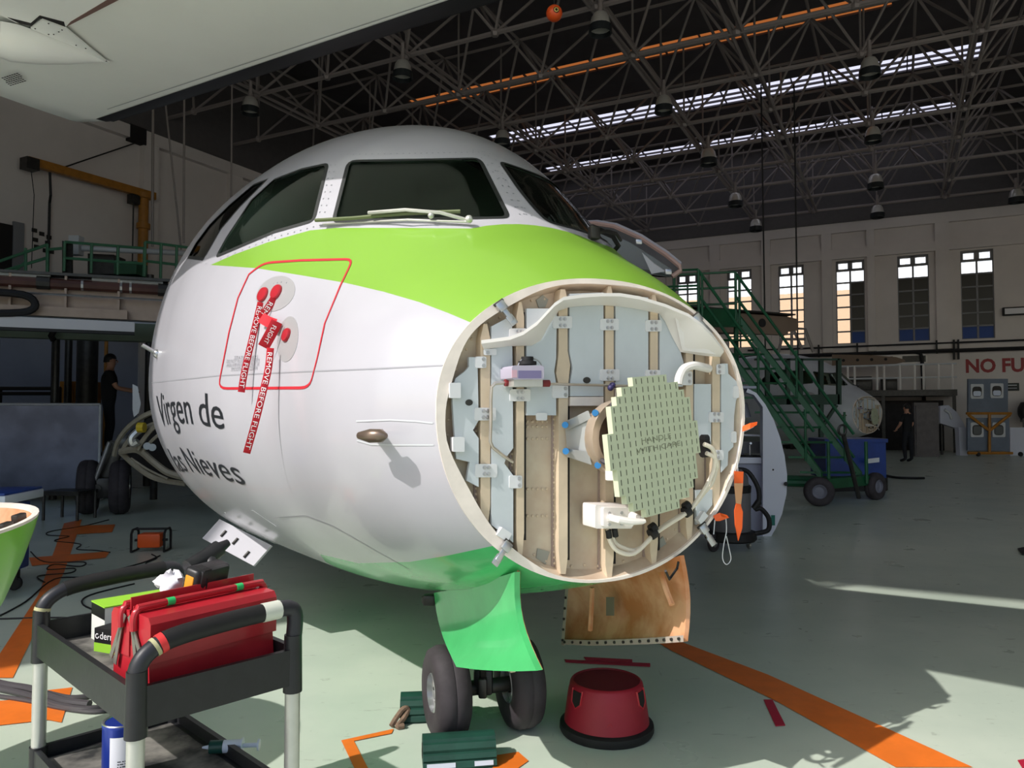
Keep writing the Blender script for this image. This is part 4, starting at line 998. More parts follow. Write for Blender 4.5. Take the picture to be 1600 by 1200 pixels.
for pts, w in (([(178, 712, 10.8), (184, 690, 10.75), (200, 668, 10.7), (225, 650, 10.6), (250, 640, 10.6)], .05), ([(190, 706, 10.5), (205, 684, 10.45), (228, 668, 10.4), (255, 658, 10.4)], .045), ([(188, 706, 10.5), (215, 703, 10.4), (240, 722, 10.3), (262, 738, 10.3), (290, 746, 10.3)], .06), ([(215, 703, 10.3), (222, 690, 10.3), (240, 668, 10.3), (260, 655, 10.3)], .04), ([(188, 706, 10.6), (215, 730, 10.6), (245, 748, 10.5), (290, 756, 10.5)], .05), ([(200, 690, 10.5), (212, 678, 10.45), (236, 664, 10.4), (258, 656, 10.4)], .02), ([(222, 706, 10.35), (236, 690, 10.35), (252, 676, 10.35), (268, 668, 10.35)], .03), ([(205, 716, 10.5), (232, 734, 10.45), (262, 748, 10.4)], .02)):
    O('pod_frame', MB().tube([at(*p) for p in pts], w * .62, 6, smooth=4, flat=1.3), M_ring, plane)
O('pod_gap_shade', MB().slab([[at(x, y, 11.1) for x, y in ((185, 708), (205, 672), (235, 652), (270, 645))], [at(x, y, 11.0) for x, y in ((200, 725), (225, 705), (245, 700), (280, 700))], [at(x, y, 11.0) for x, y in ((235, 750), (250, 752), (270, 754), (300, 756))]], AX * .03), M_dark, plane)  # black sheet painting in the shade between the pod ribs
for x, y in ((230, 697), (238, 699)): O('pod_hole', MB().cyl(at(x, y, 10.25), at(x, y, 10.3), .05, n=12), M_pgrey, plane)
O('pod_duct', MB().tube([at(218, 672, 10.3), at(206, 684, 10.25), at(208, 694, 10.25), at(216, 690, 10.25)], .05, 8, smooth=4), M_alu, plane)
O('yellow_cap', MB().cyl(at(216, 668, 10.2), at(226, 668, 10.2), .07, n=10), mat('yellow_plastic', (220, 190, 50), .5), plane)
O('pod_fairing', MB().slab([[at(207, 600, 10.6), at(215, 604, 10.6)], [at(207, 640, 10.6), at(220, 630, 10.6)], [at(209, 652, 10.6), at(217, 645, 10.6)]], AX * .04), M_wgrey, plane)
# ================================================================ RED RIBBON FLAGS ON THE PORTS
def plug(x, y, r):
    a = solve(x, y); p = SW(*a); n = R3 @ SN(*a); return p, n, MB().lathe([(r, .002), (r, .009), (r * .9, .014), (.001, .015)], p, n, 20)
def flagstrip(pts, w, body, th=.0016, flip=False, k0=.02):
    """pts: world points down the middle of the ribbon, w width; printed with body along its length"""
    pts = spline([V(p) for p in pts], 6); rows = []; L = [0]
    for i, p in enumerate(pts):
        d = (pts[min(i + 1, len(pts) - 1)] - pts[max(0, i - 1)]).normalized(); vw = (O0 - p).normalized()
        s = d.cross(UP.cross(d) if False else vw).normalized(); rows.append((p, s, d))
        if i: L.append(L[-1] + (p - pts[i - 1]).length)
    mb = MB().slab([[p - s * (w / 2), p + s * (w / 2)] for p, s, d in rows], (0, .0015, 0))
    def fn(u, v):
        i = max(0, min(len(L) - 2, next((k for k in range(len(L) - 1) if L[k + 1] >= u), len(L) - 2))); f = (u - L[i]) / max(1e-6, L[i + 1] - L[i])
        p = rows[i][0].lerp(rows[i + 1][0], f); s = rows[i][1]; n = rows[i][2].cross(s).normalized(); n = n if n.dot(O0 - p) > 0 else -n
        return p + s * (-v) * (-1 if flip else 1) + n * .0022
    tx = MB()
    if body:
        wd_ = textw(body, 1); k = (L[-1] - k0 * 2) / wd_; h = min(k, w * .95)
        text_on(tx, body, lambda u, v: fn(k0 + u * k, (v - .36) * h), 1.0, .3)
    return mb, tx
def sw_(x, y, off): 
    a = solve(x, y); return SW(*a, off)
for lab, plugs, segs in (('left red remove before flight ribbon with white print, hanging straight from its plug', [(412, 461, .038)], [([(411, 474, .012), (404, 515, .02), (398, 560, .035), (395, 590, .045), (393, 614, .05)], .03, 'REMOVE BEFORE FLIGHT')]),
                        ('right red ribbon folded over itself, hanging lower than the other', [(433, 457, .038), (449, 524, .032)], [([(431, 468, .012), (424, 484, .02), (416, 500, .03)], .032, 'REM'), ([(416, 499, .03), (428, 506, .03), (441, 511, .035)], .05, ''), ([(445, 507, .04), (438, 528, .05), (429, 547, .055)], .05, 'FLIGHT'), ([(439, 548, .05), (438, 580, .055), (436, 620, .075), (434, 660, .10), (430, 698, .13)], .03, 'REMOVE BEFORE FLIGHT')])):
    t = thing('streamer', lab, 'streamer', sw_(*plugs[0][:2], .01), group='remove before flight ribbons')
    for x, y, r in plugs: O('plug', plug(x, y, r)[2], M_red, t)
    for pts, w, body in segs:
        a, b = flagstrip([sw_(*p) for p in pts], w, body)
        rb = O('ribbon', a, M_redcloth, t, ang=80)
        if body: O('ribbon_print', b, M_wtext, rb)
# orange cover tags hanging from the nose frame on the right
M_otag = mat('orange_tag', (236, 96, 36), .55)
tg1 = [bp(x, y, -.02) for x, y in ((1147, 736), (1161, 737), (1160, 760), (1157, 790), (1160, 800), (1159, 825), (1153, 845), (1148, 820), (1147, 798), (1150, 785), (1147, 758))]
t = thing('orange_tag', 'long orange knife shaped tag hanging by a thread from the right rim of the nose', 'tag', tg1[0])
O('tag_body', MB().prism(tg1, NF * .003), M_otag, t)
O('tape_wrap', MB().prism([bp(x, y, -.0235) for x, y in ((1147, 755), (1160.5, 755), (1157.5, 788), (1149.5, 786))], NF * .002), mat('kraft_tape', (200, 150, 110), .7), t)
O('thread', MB().tube([bp(1153, 738, -.02), bp(1152, 712, -.01), bp(1155, 690, -.0)], .0012, 5), M_wgrey, t)
t = thing('orange_tag', 'small crumpled orange tag low on the rim with a grey wire loop below', 'tag', bp(1125, 805, -.02))
O('tag_body', MB().slab([[bp(1114, 806, -.02), bp(1118, 814, -.03), bp(1124, 814, -.02)], [bp(1124, 801, -.03), bp(1127, 807, -.04), bp(1130, 812, -.03)], [bp(1136, 805, -.02), bp(1138, 809, -.03), bp(1139, 808, -.02)]], NF * .002), M_otag, t)
O('wire_loop', MB().tube([bp(1134, 808, -.02), bp(1135, 830, -.02), bp(1131, 850, -.02), bp(1129, 872, -.02), bp(1135, 882, -.02), bp(1142, 874, -.02), bp(1139, 856, -.02), bp(1135, 838, -.02)], .002, 5, smooth=4), M_wgrey, t)
O('wire', MB().tube([bp(1117, 812, -.02), bp(1115, 835, -.02)], .0022, 5), M_wgrey, t)
t = thing('orange_tag', 'crumpled orange tag caught at the right rim beside the lavatory module', 'tag', bp(1165, 668, -.02))
O('tag_body', MB().slab([[bp(1160, 666, -.01), bp(1160, 674, -.02)], [bp(1172, 661, -.03), bp(1171, 670, -.04)], [bp(1183, 659, -.02), bp(1182, 664, -.03)]], NF * .002), M_otag, t)
O('thread', MB().tube([bp(1160, 676, -.01), bp(1178, 667, -.03)], .0012, 5), M_wgrey, t)
# ================================================================ WING OF ANOTHER AIRLINER OVERHEAD
ZW = 3.75
Lt = onz(135, 207, ZW); LD = (onz(800, 0, ZW) - Lt).normalized(); CD = V((-.498, -.867, 0))
CD = V((LD.y, -LD.x, 0)).normalized(); CD = CD if CD.y < 0 else -CD
ow = thing('overhead_wing', 'white underside of a parked airliner wing overhead with a black de-icing edge', 'wing', (Lt.x, Lt.y, ZW))
def chord(s): return 1.55 + .155 * s
def wsec(s, tk):
    p = Lt + LD * s; c = chord(s); h = .1 + .02 * s
    return [p + CD * (c * u) + UP * v * (1 if tk else 1) for u, v in ((.0, .06), (.012, .02), (.035, .004), (.085, -.002), (.3, -.0), (.6, .012), (.86, .03), (.86, h * .9), (.5, h * 1.7), (.2, h * 1.6), (.05, h), (.01, .09))]
ss = [.35, .6, 1, 2, 3.5, 5, 7, 9, 11]
tip = []
for k, s in enumerate((-.0, .12)):
    q = wsec(.35, 0); c_ = sum(q, V()) / len(q); tip.append([(c_ + (p - c_) * (.25 + .6 * k)) + LD * ((s - .35) if k else -.32) + CD * (.18 if k == 0 else .03) for p in q])
secs = tip + [wsec(s, 0) for s in ss]
mi = MB().grid(secs, close=True); mi.add(secs[0], [list(range(12))])
O('wing_skin', mi, mat('wing_underside', (240, 240, 234), .3, var=.03, scale=2, coat=.3), ow, ang=60)
bt = [[p + UP * -.004 for p in wsec(s, 0)[:4]] for s in ss]; top_ = [[Lt + LD * s + CD * -.012 + UP * .07, Lt + LD * s - CD * .004 + UP * .02] + [p - UP * .004 for p in wsec(s, 0)[1:4]] for s in ss]
O('de_icing_boot', MB().grid(top_), mat('boot_black', (22, 22, 24), .45), ow)
O('panel_seam', MB().grid([[Lt + LD * s + CD * .2 - UP * .004, Lt + LD * s + CD * .206 - UP * .004] for s in ss[1:]]), M_seam, ow)
wz = lambda x, y, dz=0.0: onz(x, y, ZW - .01) + UP * dz
# flap, hinge fairing and placard, on the trailing side
fl = MB().prism([wz(x, y, .0) for x, y in ((-150, 20), (-40, 4), (26, 36), (48, 39), (62, 27), (104, 41), (178, -2), (230, -30), (60, -180), (-150, -120))], UP * .06)
O('flap', fl, mat('flap_white', (240, 240, 236), .3, coat=.3), ow)
O('flap_gap', MB().prism([wz(x, y, -.003) for x, y in ((104, 41), (110, 34), (180, -8), (188, -2))], UP * .004), mat('gap_rust', (110, 84, 78), .7), ow)
O('flap_gap', MB().prism([wz(x, y, -.003) for x, y in ((12, 27), (30, 36), (50, 40), (62, 28), (102, 42), (100, 34), (62, 24), (48, 36), (28, 31))], UP * .004), M_dark, ow)
ax0, ax1 = wz(172, 97), wz(-10, 47); fa = MB(); rows = []
for s, w, h in ((0, .005, .004), (.15, .05, .03), (.35, .1, .075), (.6, .15, .12), (.85, .17, .15), (.97, .15, .14), (1.0, .1, .1)):
    c = ax0.lerp(ax1, s); d = (ax1 - ax0).normalized(); sd_ = d.cross(UP).normalized()
    rows.append([c + sd_ * (w * math.cos(a)) - UP * (h * math.sin(a)) for a in [math.pi * k / 10 for k in range(11)]])
fa.grid(rows); fa.add(rows[-1], [list(range(11))])
O('hinge_fairing', fa, mat('flap_white', (240, 240, 236), .3), ow, ang=50)
O('fairing_flange', MB().prism([wz(x, y, -.012) for x, y in ((48, 42), (66, 28), (104, 42), (135, 68), (170, 96), (165, 97), (120, 72))], UP * .01), mat('flap_white', (240, 240, 236), .3), ow)
for x, y in ((55, 41), (76, 50), (92, 46), (84, 50), (119, 67), (134, 72), (166, 92), (97, 43), (76, 33)):
    p = wz(x, y, -.0135); O('screw', MB().cyl(p, p - UP * .003, .004, n=6), M_dark, ow)
pl = MB(); pc = wz(4, 131, -.006); du = (wz(36, 118, -.006) - wz(4, 128, -.006)).normalized(); dv = V((-du.y, du.x, 0)); dv = dv if dv.y > 0 else -dv
pl = MB()
for k in range(6):
    p = wz(2 + k * 2.2, 121 + k * 2.4, -.004)
    for j in range(7):
        q = p + du * (.026 * j + .006 * ((k * 7 + j * 3) % 3)); pl.prism([q, q + du * .018, q + du * .018 + dv * .008, q + dv * .008], UP * .001)
O('placard_print', pl, M_dark, ow, kind='stuff')
# ================================================================ UTILITY CART AND WHAT LIES ON IT
cu = V((-.72, .694, 0)).normalized(); cv_ = V((.694, .72, 0)).normalized(); cB = V((-.975, 1.99, 0)); CL_, CW_ = .86, .45
cA, cC, cD = cB + cu * CL_, cB + cv_ * CW_, cB + cu * CL_ + cv_ * CW_
MC = Matrix(((cu.x, cv_.x, 0, cB.x), (cu.y, cv_.y, 0, cB.y), (0, 0, 1, 0), (0, 0, 0, 1)))
cart = thing('utility_cart', 'black plastic two shelf utility cart with pale metal posts', 'cart', cB + cu * CL_ / 2 + cv_ * CW_ / 2, math.atan2(cu.y, cu.x))
ZTOP, ZLOW = .705, .32
def tray(z, h, nm):
    t = MB(MC); t.b2((.0, .0, z), (CL_, CW_, z + .015)); w = .018
    t.b2((0, -w, z - .02), (CL_, 0, z + h)).b2((0, CW_, z - .02), (CL_, CW_ + w, z + h)).b2((-w, -w, z - .02), (0, CW_ + w, z + h)).b2((CL_, -w, z - .02), (CL_ + w, CW_ + w, z + h))
    return O(nm, t, M_bplast, cart)
tt_ = tray(ZTOP, .085, 'top_tray'); tl_ = tray(ZLOW, .055, 'lower_tray')
M_dust = mat('dusty_shelf_grey', (132, 128, 122), .8, scale=5, col2=(44, 44, 45))
O('tray_liner', MB(MC).b2((.02, .02, ZTOP + .015), (CL_ - .02, CW_ - .02, ZTOP + .017)), M_dust, tt_)
O('tray_liner', MB(MC).b2((.02, .02, ZLOW + .015), (CL_ - .02, CW_ - .02, ZLOW + .017)), M_dust, tl_)
for x, y in ((0, 0), (CL_, 0), (0, CW_), (CL_, CW_)):
    p = MC @ V((x, y, 0)); 
    O('post', MB().cyl(p + UP * .12, p + UP * (ZTOP - .02), .0225, n=16), M_alu, cart)
    O('corner_sleeve', MB().cyl(p + UP * (ZTOP - .045), p + UP * (.83), .0285, .026, n=16), M_bplast, cart)
    O('corner_sleeve', MB().cyl(p + UP * (ZLOW - .05), p + UP * (ZLOW + .06), .0275, n=16), M_bplast, cart)
    c = O('caster', MB().lathe([(.055, -.016), (.06, -.01), (.06, .01), (.055, .016)], p + UP * .06, cv_, 18), M_black, cart)
    O('caster_fork', MB().rbox(p + UP * .1, (.04, .05, .05), .006), M_steel, c)
M_grip = mat('handle_black', (44, 44, 50), .45, var=.15, scale=12)
def handle(x):
    pts = [(x, -.0, .80), (x, .004, .84), (x, .03, .872), (x, .09, .896), (x, CW_ / 2, .908), (x, CW_ - .07, .913), (x, CW_ - .012, .91), (x, CW_ + .006, .88), (x, CW_, .80)]
    pts = spline([MC @ V(p) for p in pts], 4); h = O('handle', MB().tube(pts, .024, 12), M_grip, cart)
    O('handle_grip', MB().tube(pts[11:22], .0265, 14), M_black, h); return h, pts
h1, hp1 = handle(0.0); h2, hp2 = handle(CL_)
O('tape_band', MB().tube(hp1[19:22], .0275, 14), mat('silver_tape', (206, 208, 196), .5), h1)
O('tape_band', MB().tube(hp1[10:12], .0272, 14), mat('red_tape_wrap', (212, 54, 56), .5), h1)
O('tape_band', MB().tube(hp1[9:10] + [hp1[9].lerp(hp1[10], .7)], .0262, 14), mat('khaki_tape', (176, 172, 132), .6), h1)
O('tape_band', MB().tube([hp2[3], hp2[4]], .0255, 14), mat('khaki_tape', (176, 172, 132), .6), h2)
# red cantilever toolbox, standing across the tray
tu = V((.84, .54, 0)).normalized()
tu = cv_.copy(); tv = cu.copy()
tO = cB + cu * .07 + cv_ * -.0; TLn = .43
tu = V((.6, .8, 0)); tv = V((-.8, .6, 0))
def tb(x, y, z): return cB + tu * x + tv * y + UP * z
Z0t = ZTOP + .0172
box = thing('toolbox', 'red metal cantilever toolbox with green tape on its handles', 'toolbox', tb(.23, .16, Z0t), math.atan2(cu.y, cu.x))
MT = Matrix(((tu.x, tv.x, 0, cB.x), (tu.y, tv.y, 0, cB.y), (0, 0, 1, Z0t), (0, 0, 0, 1)))
y0, y1 = .045, .255; X0, X1 = .06, .452
O('body', MB(MT).prism([(X0, y0, 0), (X0, y1, 0), (X0, y1 - .012, .13), (X0, y0 + .012, .13)], V((X1 - X0, 0, 0))), M_red, box)
for ya, yb, nm in ((y0 - .004, (y0 + y1) / 2 - .006, 1), ((y0 + y1) / 2 + .006, y1 + .004, -1)):
    yo, yi = (ya, yb) if nm == 1 else (yb, ya)
    lid = O('lid', MB(MT).prism([(X0 - .004, yo, .1), (X0 - .004, yo, .205), (X0 - .004, yo + (yi - yo) * .12, .222), (X0 - .004, yi, .228), (X0 - .004, yi, .1)], V((X1 - X0 + .008, 0, 0))), M_red, box)
    O('lid_flange', MB(MT).b2((X0, min(yi, yi + nm * -.004), .226), (X1, max(yi, yi + nm * -.004), .24 if nm == 1 else .262)), M_red, lid)
    hx = yo + (yi - yo) * .72; pts = [(X0 - .012, hx, .18), (X0 - .012, hx, .215), (X0 + .0, hx, .235), (X0 + .03, hx, .24), (X1 - .03, hx, .24), (X1, hx, .235), (X1 + .012, hx, .215), (X1 + .012, hx, .18)]
    hd = O('handle_bar', MB(MT).tube(pts, .0105, 10, smooth=3), M_red, box)
    for xx in (.14, .36): O('tape_ring', MB(MT).cyl((xx, hx, .24), (xx + .022, hx, .24), .0117, n=12), mat('green_tape', (44, 190, 104), .4), hd)
M_link = mat('link_steel', (150, 146, 138), .4, .6, var=.15)
for sx in (X0 - .012, X1 + .008):
    for a, b in (((y0 + .1, .215), (y0 + .02, .1)), ((y0 + .085, .205), (y0 + .055, .08)), ((y0 + .125, .215), (y0 + .2, .085)), ((y0 + .14, .2), (y0 + .175, .07))):
        p, q = V((sx, a[0], a[1])), V((sx, b[0], b[1])); d = (q - p).normalized(); n = V((0, -d.z, d.y)) * .008
        O('link_arm', MB(MT).prism([p + n, q + n, q - n, p - n], V((.003, 0, 0))), M_link, box)
# boxes behind the toolbox
def carton(o, ux, uy, h, name, label, cat):
    ux, uy = V(ux), V(uy); t = thing(name, label, cat, o, math.atan2(ux.y, ux.x)); return t
bo = onz(147, 1017, Z0t); ux = (onz(200, 1026, Z0t) - bo).normalized() * .115; uy = V((-ux.y, ux.x, 0)).normalized() * .1; uy = uy if uy.y > 0 else -uy
gb = thing('glove_box', 'black and lime card glove box lettered derm in white, left of the toolbox', 'box', bo, math.atan2(cv_.y, cv_.x))
O('carton', MB().prism([bo, bo + ux, bo + ux + uy, bo + uy], UP * .075), mat('black_card', (24, 24, 26), .5), gb)
O('lime_panel', MB().prism([bo - uy * .01, bo + ux - uy * .01, bo + ux - uy * .01 + UP * .028, bo - uy * .01 + UP * .028], uy * .008), M_limebox, gb)
O('lime_panel', MB().prism([bo - ux * .008, bo + uy - ux * .008, bo + uy - ux * .008 + UP * .028, bo - ux * .008 + UP * .028], ux * .007), M_limebox, gb)
tx = MB(); k = .085 / textw('derma', 1)
fwd_ = planefn(bo + ux * .22 - uy * .012 + UP * .042, ux.normalized(), UP, k)
text_on(tx, 'derma', fwd_); O('carton_lettering', tx, M_wtext, gb)
p = bo + ux * .12 - uy * .012 + UP * .05; rg = []
for r0 in (.0085, .0055): rg.append([p + ux.normalized() * (r0 * math.cos(a)) + UP * (r0 * math.sin(a)) for a in [math.pi * .3 + k * math.pi * 1.7 / 14 for k in range(15)]])
O('carton_emblem', MB().grid(rg), M_wtext, gb)
b2_ = V((-1.36, 2.55, Z0t))
lb = thing('glove_box', 'lime topped card glove box standing behind the red toolbox', 'box', b2_, math.atan2(cv_.y, cv_.x))
O('carton', MB().prism([b2_, b2_ + cv_ * .25, b2_ + cv_ * .25 + cu * .13, b2_ + cu * .13], UP * .125), mat('pale_card', (226, 230, 220), .5), lb)
O('lid_panel', MB().prism([q + UP * .125 for q in (b2_ - cv_ * .002 - cu * .002, b2_ + cv_ * .252 - cu * .002, b2_ + cv_ * .252 + cu * .132, b2_ + cu * .132 - cv_ * .002)], UP * .004), M_limebox, lb)
O('black_band', MB().prism([b2_ - cv_ * .001 + UP * .085, b2_ - cv_ * .001 + cu * .13 + UP * .085, b2_ - cv_ * .001 + cu * .13 + UP * .124, b2_ - cv_ * .001 + UP * .124], cv_ * .0008), mat('black_card', (24, 24, 26), .5), lb)
# cordless drill lying on the toolbox, battery towards us
dc = at(322, 906, 2.36); e1 = (at(352, 897, 2.44) - at(292, 914, 2.3)).normalized(); e3 = UP * .86 - V((0, .5, 0)); e3 = (e3 - e1 * e3.dot(e1)).normalized(); e2 = e3.cross(e1).normalized()
rot = Matrix((e1, e2, e3)).transposed()
dr = thing('cordless_drill', 'black and yellow cordless drill lying on the toolbox with its battery pack up', 'drill', dc)
O('battery_pack', MB().rbox(dc, (.135, .06, .1), .014, rot, seg=3).rbox(dc + e3 * .004 - e2 * .012, (.11, .05, .09), .01, rot), M_bplast, dr)
O('battery_ribs', MB().box(dc - e1 * .035 + e3 * .001 - e2 * .03, (.004, .02, .05), rot), M_black, dr)
for k in range(5): O('battery_rib', MB().box(dc - e1 * (.046 - k * .006) + e3 * .0485 - e2 * .012, (.003, .045, .004), rot), M_black, dr)
O('yellow_foot', MB().rbox(dc - e1 * .066 - e3 * .012, (.009, .034, .08), .004, rot), mat('tool_yellow', (214, 146, 34), .45), dr)
O('grip', MB().tube([dc + e1 * .04 - e2 * -.02, dc + e1 * .07 + e2 * .04 - e3 * .005, dc + e1 * .085 + e2 * .08 + e3 * .02], .021, 10), M_bplast, dr)
O('body_housing', MB().tube([dc + e1 * .02 + e2 * .1 - e3 * .0, dc + e1 * .085 + e2 * .095 + e3 * .025, dc + e1 * .13 + e2 * .09 + e3 * .05], .028, 12).cyl(dc + e1 * .13 + e2 * .09 + e3 * .05, dc + e1 * .16 + e2 * .085 + e3 * .065, .02, .012), M_bplast, dr)
# crumpled white rag
rg_c = at(268, 911, 2.44); rgm = MB(); rows = []
for i in range(10):
    a = math.pi * (i + .3) / 10; row = []
    for j in range(16):
        b = 2 * math.pi * j / 16; r = .044 * (1 + .22 * math.sin(3 * b + i) + .12 * math.sin(7 * b + 2 * i))
        row.append(rg_c + V((r * math.sin(a) * math.cos(b), r * math.sin(a) * math.sin(b), r * .8 * math.cos(a))))
    rows.append(row)
tag(O('cloth_rag', rgm.grid(rows, close=True), mat('white_cloth', (232, 230, 236), .9), ang=70), 'crumpled white cloth rag beside the drill on the toolbox', 'rag')
# paint tin on the lower shelf
pc_ = onz(200, 1212, ZLOW + .017); pc_ = V((-1.235, 2.44, ZLOW + .0172))
pt = thing('paint_tin', 'blue metal paint tin with a white label on the lower cart shelf', 'tin', pc_)
O('tin_body', MB().lathe([(.058, 0), (.06, .004), (.06, .175), (.0615, .178), (.0615, .184), (.059, .186)], pc_, UP, 28), mat('tin_blue', (36, 58, 150), .3, .2), pt)
O('tin_rim', MB().lathe([(.06, .184), (.062, .187), (.06, .19), (.054, .188), (.052, .182), (.04, .181), (.001, .181)], pc_, UP, 28, ends=False), M_steel, pt)
O('tin_label', MB().grid([[pc_ + V((.0607 * math.cos(a), .0607 * math.sin(a), z)) for a in [-1.75 + k * .11 for k in range(14)]] for z in (.02, .155)]), mat('label_white', (222, 222, 230), .5), pt)
lb_ = MB()
for k in range(6):
    for j in range(5):
        a = -1.35 + j * .11; w = .05 + .03 * ((k + j) % 3)
        lb_.grid([[pc_ + V((.0611 * math.cos(a + q), .0611 * math.sin(a + q), .04 + k * .008 + z)) for q in (0, w)] for z in (0, .003)])
O('label_print', lb_, M_ktext, pt, kind='stuff')
# sealant syringe
sa, sb = onz(316, 1168, ZLOW + .043), onz(420, 1163, ZLOW + .043); d = (sb - sa).normalized()
sa_, sb_ = sa, sb
sy = thing('syringe', 'pale sealant syringe with dark green contents on the lower cart shelf', 'syringe', sa)
O('barrel', MB().cyl(sa + d * .035, sa + d * .13, .021, n=14), mat('pale_blue_plastic', (196, 206, 226), .3, alpha=.95), sy)
O('contents', MB().cyl(sa + d * .025, sa + d * .07, .0218, n=14), mat('sealant_green', (24, 66, 60), .4), sy)
O('nozzle', MB().cyl(sa, sa + d * .028, .003, .009, n=10), mat('pale_blue_plastic', (196, 206, 226), .3, alpha=.95), sy)
O('plunger', MB().cyl(sa + d * .13, sa + d * .185, .008, n=8).cyl(sa + d * .13, sa + d * .134, .026, n=14).cyl(sa + d * .183, sa + d * .189, .019, n=14), mat('pale_blue_plastic', (196, 206, 226), .3, alpha=.95), sy)
# ================================================================ RED STEP STOOL, CHOCKS, CABLES
sc_ = V((.447, 3.63, 0)); s0 = sc_
sl = thing('kick_stool', 'red round kick step stool with a black rubber base ring', 'stool', s0)
O('drum', MB().lathe([(.205, .03), (.2, .05), (.182, .18), (.171, .228), (.166, .236), (.158, .24)], s0, UP, 40, ends=False), mat('stool_red', (152, 24, 44), .5, var=.12, scale=5), sl)
O('step_top', MB().lathe([(.158, .24), (.155, .232), (.001, .232)], s0, UP, 40, ends=False), mat('red_rubber_tread', (110, 18, 32), .7), sl)
O('base_ring', MB().lathe([(.19, .0), (.215, .002), (.222, .015), (.22, .04), (.205, .05)], s0, UP, 40), M_black, sl)
for a in (-2.55, -.6, 1.55):
    u = V((math.cos(a), math.sin(a), 0)); t_ = V((-u.y, u.x, 0))
    O('hand_slot', MB().prism([s0 + u * r + t_ * w + UP * z for r, w, z in ((.1765, -.03, .215), (.1765, .03, .215), (.1855, .026, .165), (.1885, 0, .145), (.1855, -.026, .165))], -u * .004), M_dark, sl)
    O('slot_lip', MB().tube([s0 + u * .172 + t_ * .034 + UP * .225, s0 + u * .183 + t_ * .031 + UP * .165, s0 + u * .187 + UP * .14, s0 + u * .183 - t_ * .031 + UP * .165, s0 + u * .172 - t_ * .034 + UP * .225], .005, 6), M_red, sl)
u = V((-.05, -1, 0)).normalized(); t_ = V((1, -.05, 0))
O('emblem', MB().tube([s0 + u * .192 + t_ * x + UP * z for x, z in ((-.01, .07), (.012, .07), (.014, .09), (.004, .108), (-.01, .095), (-.01, .07))], .002, 5), M_red, sl)
M_chock = mat('chock_green_rubber', (22, 66, 54), .6, var=.25, scale=10, bump=.1)
def chock(c, ang, L, lab, refl):
    c = V(c); t = thing('wheel_chock', lab, 'chock', c, ang); M = XF(c, ang)
    prof_ = [(-.08, 0), (.08, 0), (.092, .012), (.085, .03), (.078, .036), (.084, .044), (.074, .062), (.064, .066), (.066, .078), (.052, .098), (.038, .1), (.034, .112), (.012, .118)]
    prof_ += [(-x, z) for x, z in prof_[:1:-1]]
    pr_ = [(0, x, z) for x, z in prof_[::-1]]
    O('chock_body', MB(M).prism([(-L / 2, y, z) for _, y, z in pr_], V((L, 0, 0))), M_chock, t, ang=20)
    for sx in (-1, 1): O('core_hole', MB(M).cyl((sx * L / 2, 0, .055), (sx * (L / 2 + .002), 0, .055), .032, n=16), M_dark, t)
    for x0, x1 in refl: O('reflector', MB(M).prism([(x0, -.0925, .016), (x1, -.0925, .016), (x1, -.0862, .033), (x0, -.0862, .033)], V((0, -.002, 0))), mat('silver_reflector', (196, 198, 210), .3), t)
    return t
ck1 = (onz(657, 1212) + onz(770, 1190)) / 2 + V((0, .07, 0)); chock((ck1.x, ck1.y, 0), rad(9), .31, 'dark green ribbed chock with silver patches in front of the nose wheel', ((-.14, -.02), (.06, .14)))
ck2 = onz(640, 1140) + V((.09, .12, 0)); chock((ck2.x, ck2.y + .04, 0), rad(6), .31, 'dark green ribbed chock behind the nose wheel, rope at its end', ())
rp = onz(612, 1137); O_ = O('rope', MB().tube([rp + V((0, -.01, .012)), rp + V((.02, .02, .04)), rp + V((.05, .05, .07)), rp + V((.07, .06, .06)), rp + V((.05, .02, .03)), rp + V((.03, -.02, .014)), rp + V((.06, -.01, .012))], .013, 8, smooth=4), mat('frayed_rope', (134, 110, 92), .9, var=.4, scale=40))
tag(O_, 'short frayed brown rope loop at the end of the rear chock', 'rope')
# cable bundle on the floor, lower left
cables = [([(-20, 1072), (40, 1085), (90, 1102), (140, 1108), (180, 1097), (212, 1080)], .017, 'thick black cable nearest the camera in the floor bundle'), ([(-20, 1068), (30, 1075), (70, 1082), (110, 1090), (150, 1085), (190, 1070), (215, 1055)], .014, 'black cable uppermost in the floor bundle'), ([(-20, 1085), (45, 1095), (95, 1106), (150, 1112), (190, 1103), (220, 1092)], .012, 'thin grey cable lowest in the floor bundle'), ([(-25, 1062), (10, 1070), (50, 1077), (95, 1094), (140, 1100)], .02, 'thick dark hose at the left end of the floor bundle')]
for pts, r, lab in cables:
    tag(O('cable', MB().tube([onz(x, y, r) for x, y in pts], r, 8, smooth=5), mat('grey_cable', (70, 66, 70), .5)), lab, 'cable', 'cables on the floor at lower left')
for pts, lab in (([(0, 962), (40, 940), (85, 905), (140, 900), (220, 880), (250, 868)], 0), ([(0, 967), (75, 965), (150, 965), (165, 960), (130, 945), (140, 930), (210, 912)], 1), ([(48, 862), (70, 878), (130, 878), (125, 885), (85, 882), (75, 890), (115, 888), (110, 895), (60, 900), (70, 910)], 2), ([(170, 812), (130, 822), (80, 830), (75, 836), (108, 838), (85, 845), (125, 850), (120, 858), (150, 860), (172, 863)], 3), ([(237, 866), (245, 872), (228, 880), (235, 892)], 4)):
    tag(O('cord', MB().tube([onz(x, y, .006) for x, y in pts], .0065, 6, smooth=5), M_black), ('thin black cord running from the left edge past the cart', 'thin black cord looping on the floor behind the cart', 'thin black cord coiled over the orange stripe', 'thin black cord wriggling from the metal bench', 'short black cord trailing from the orange reel')[lab], 'cord', 'black cords on the floor')
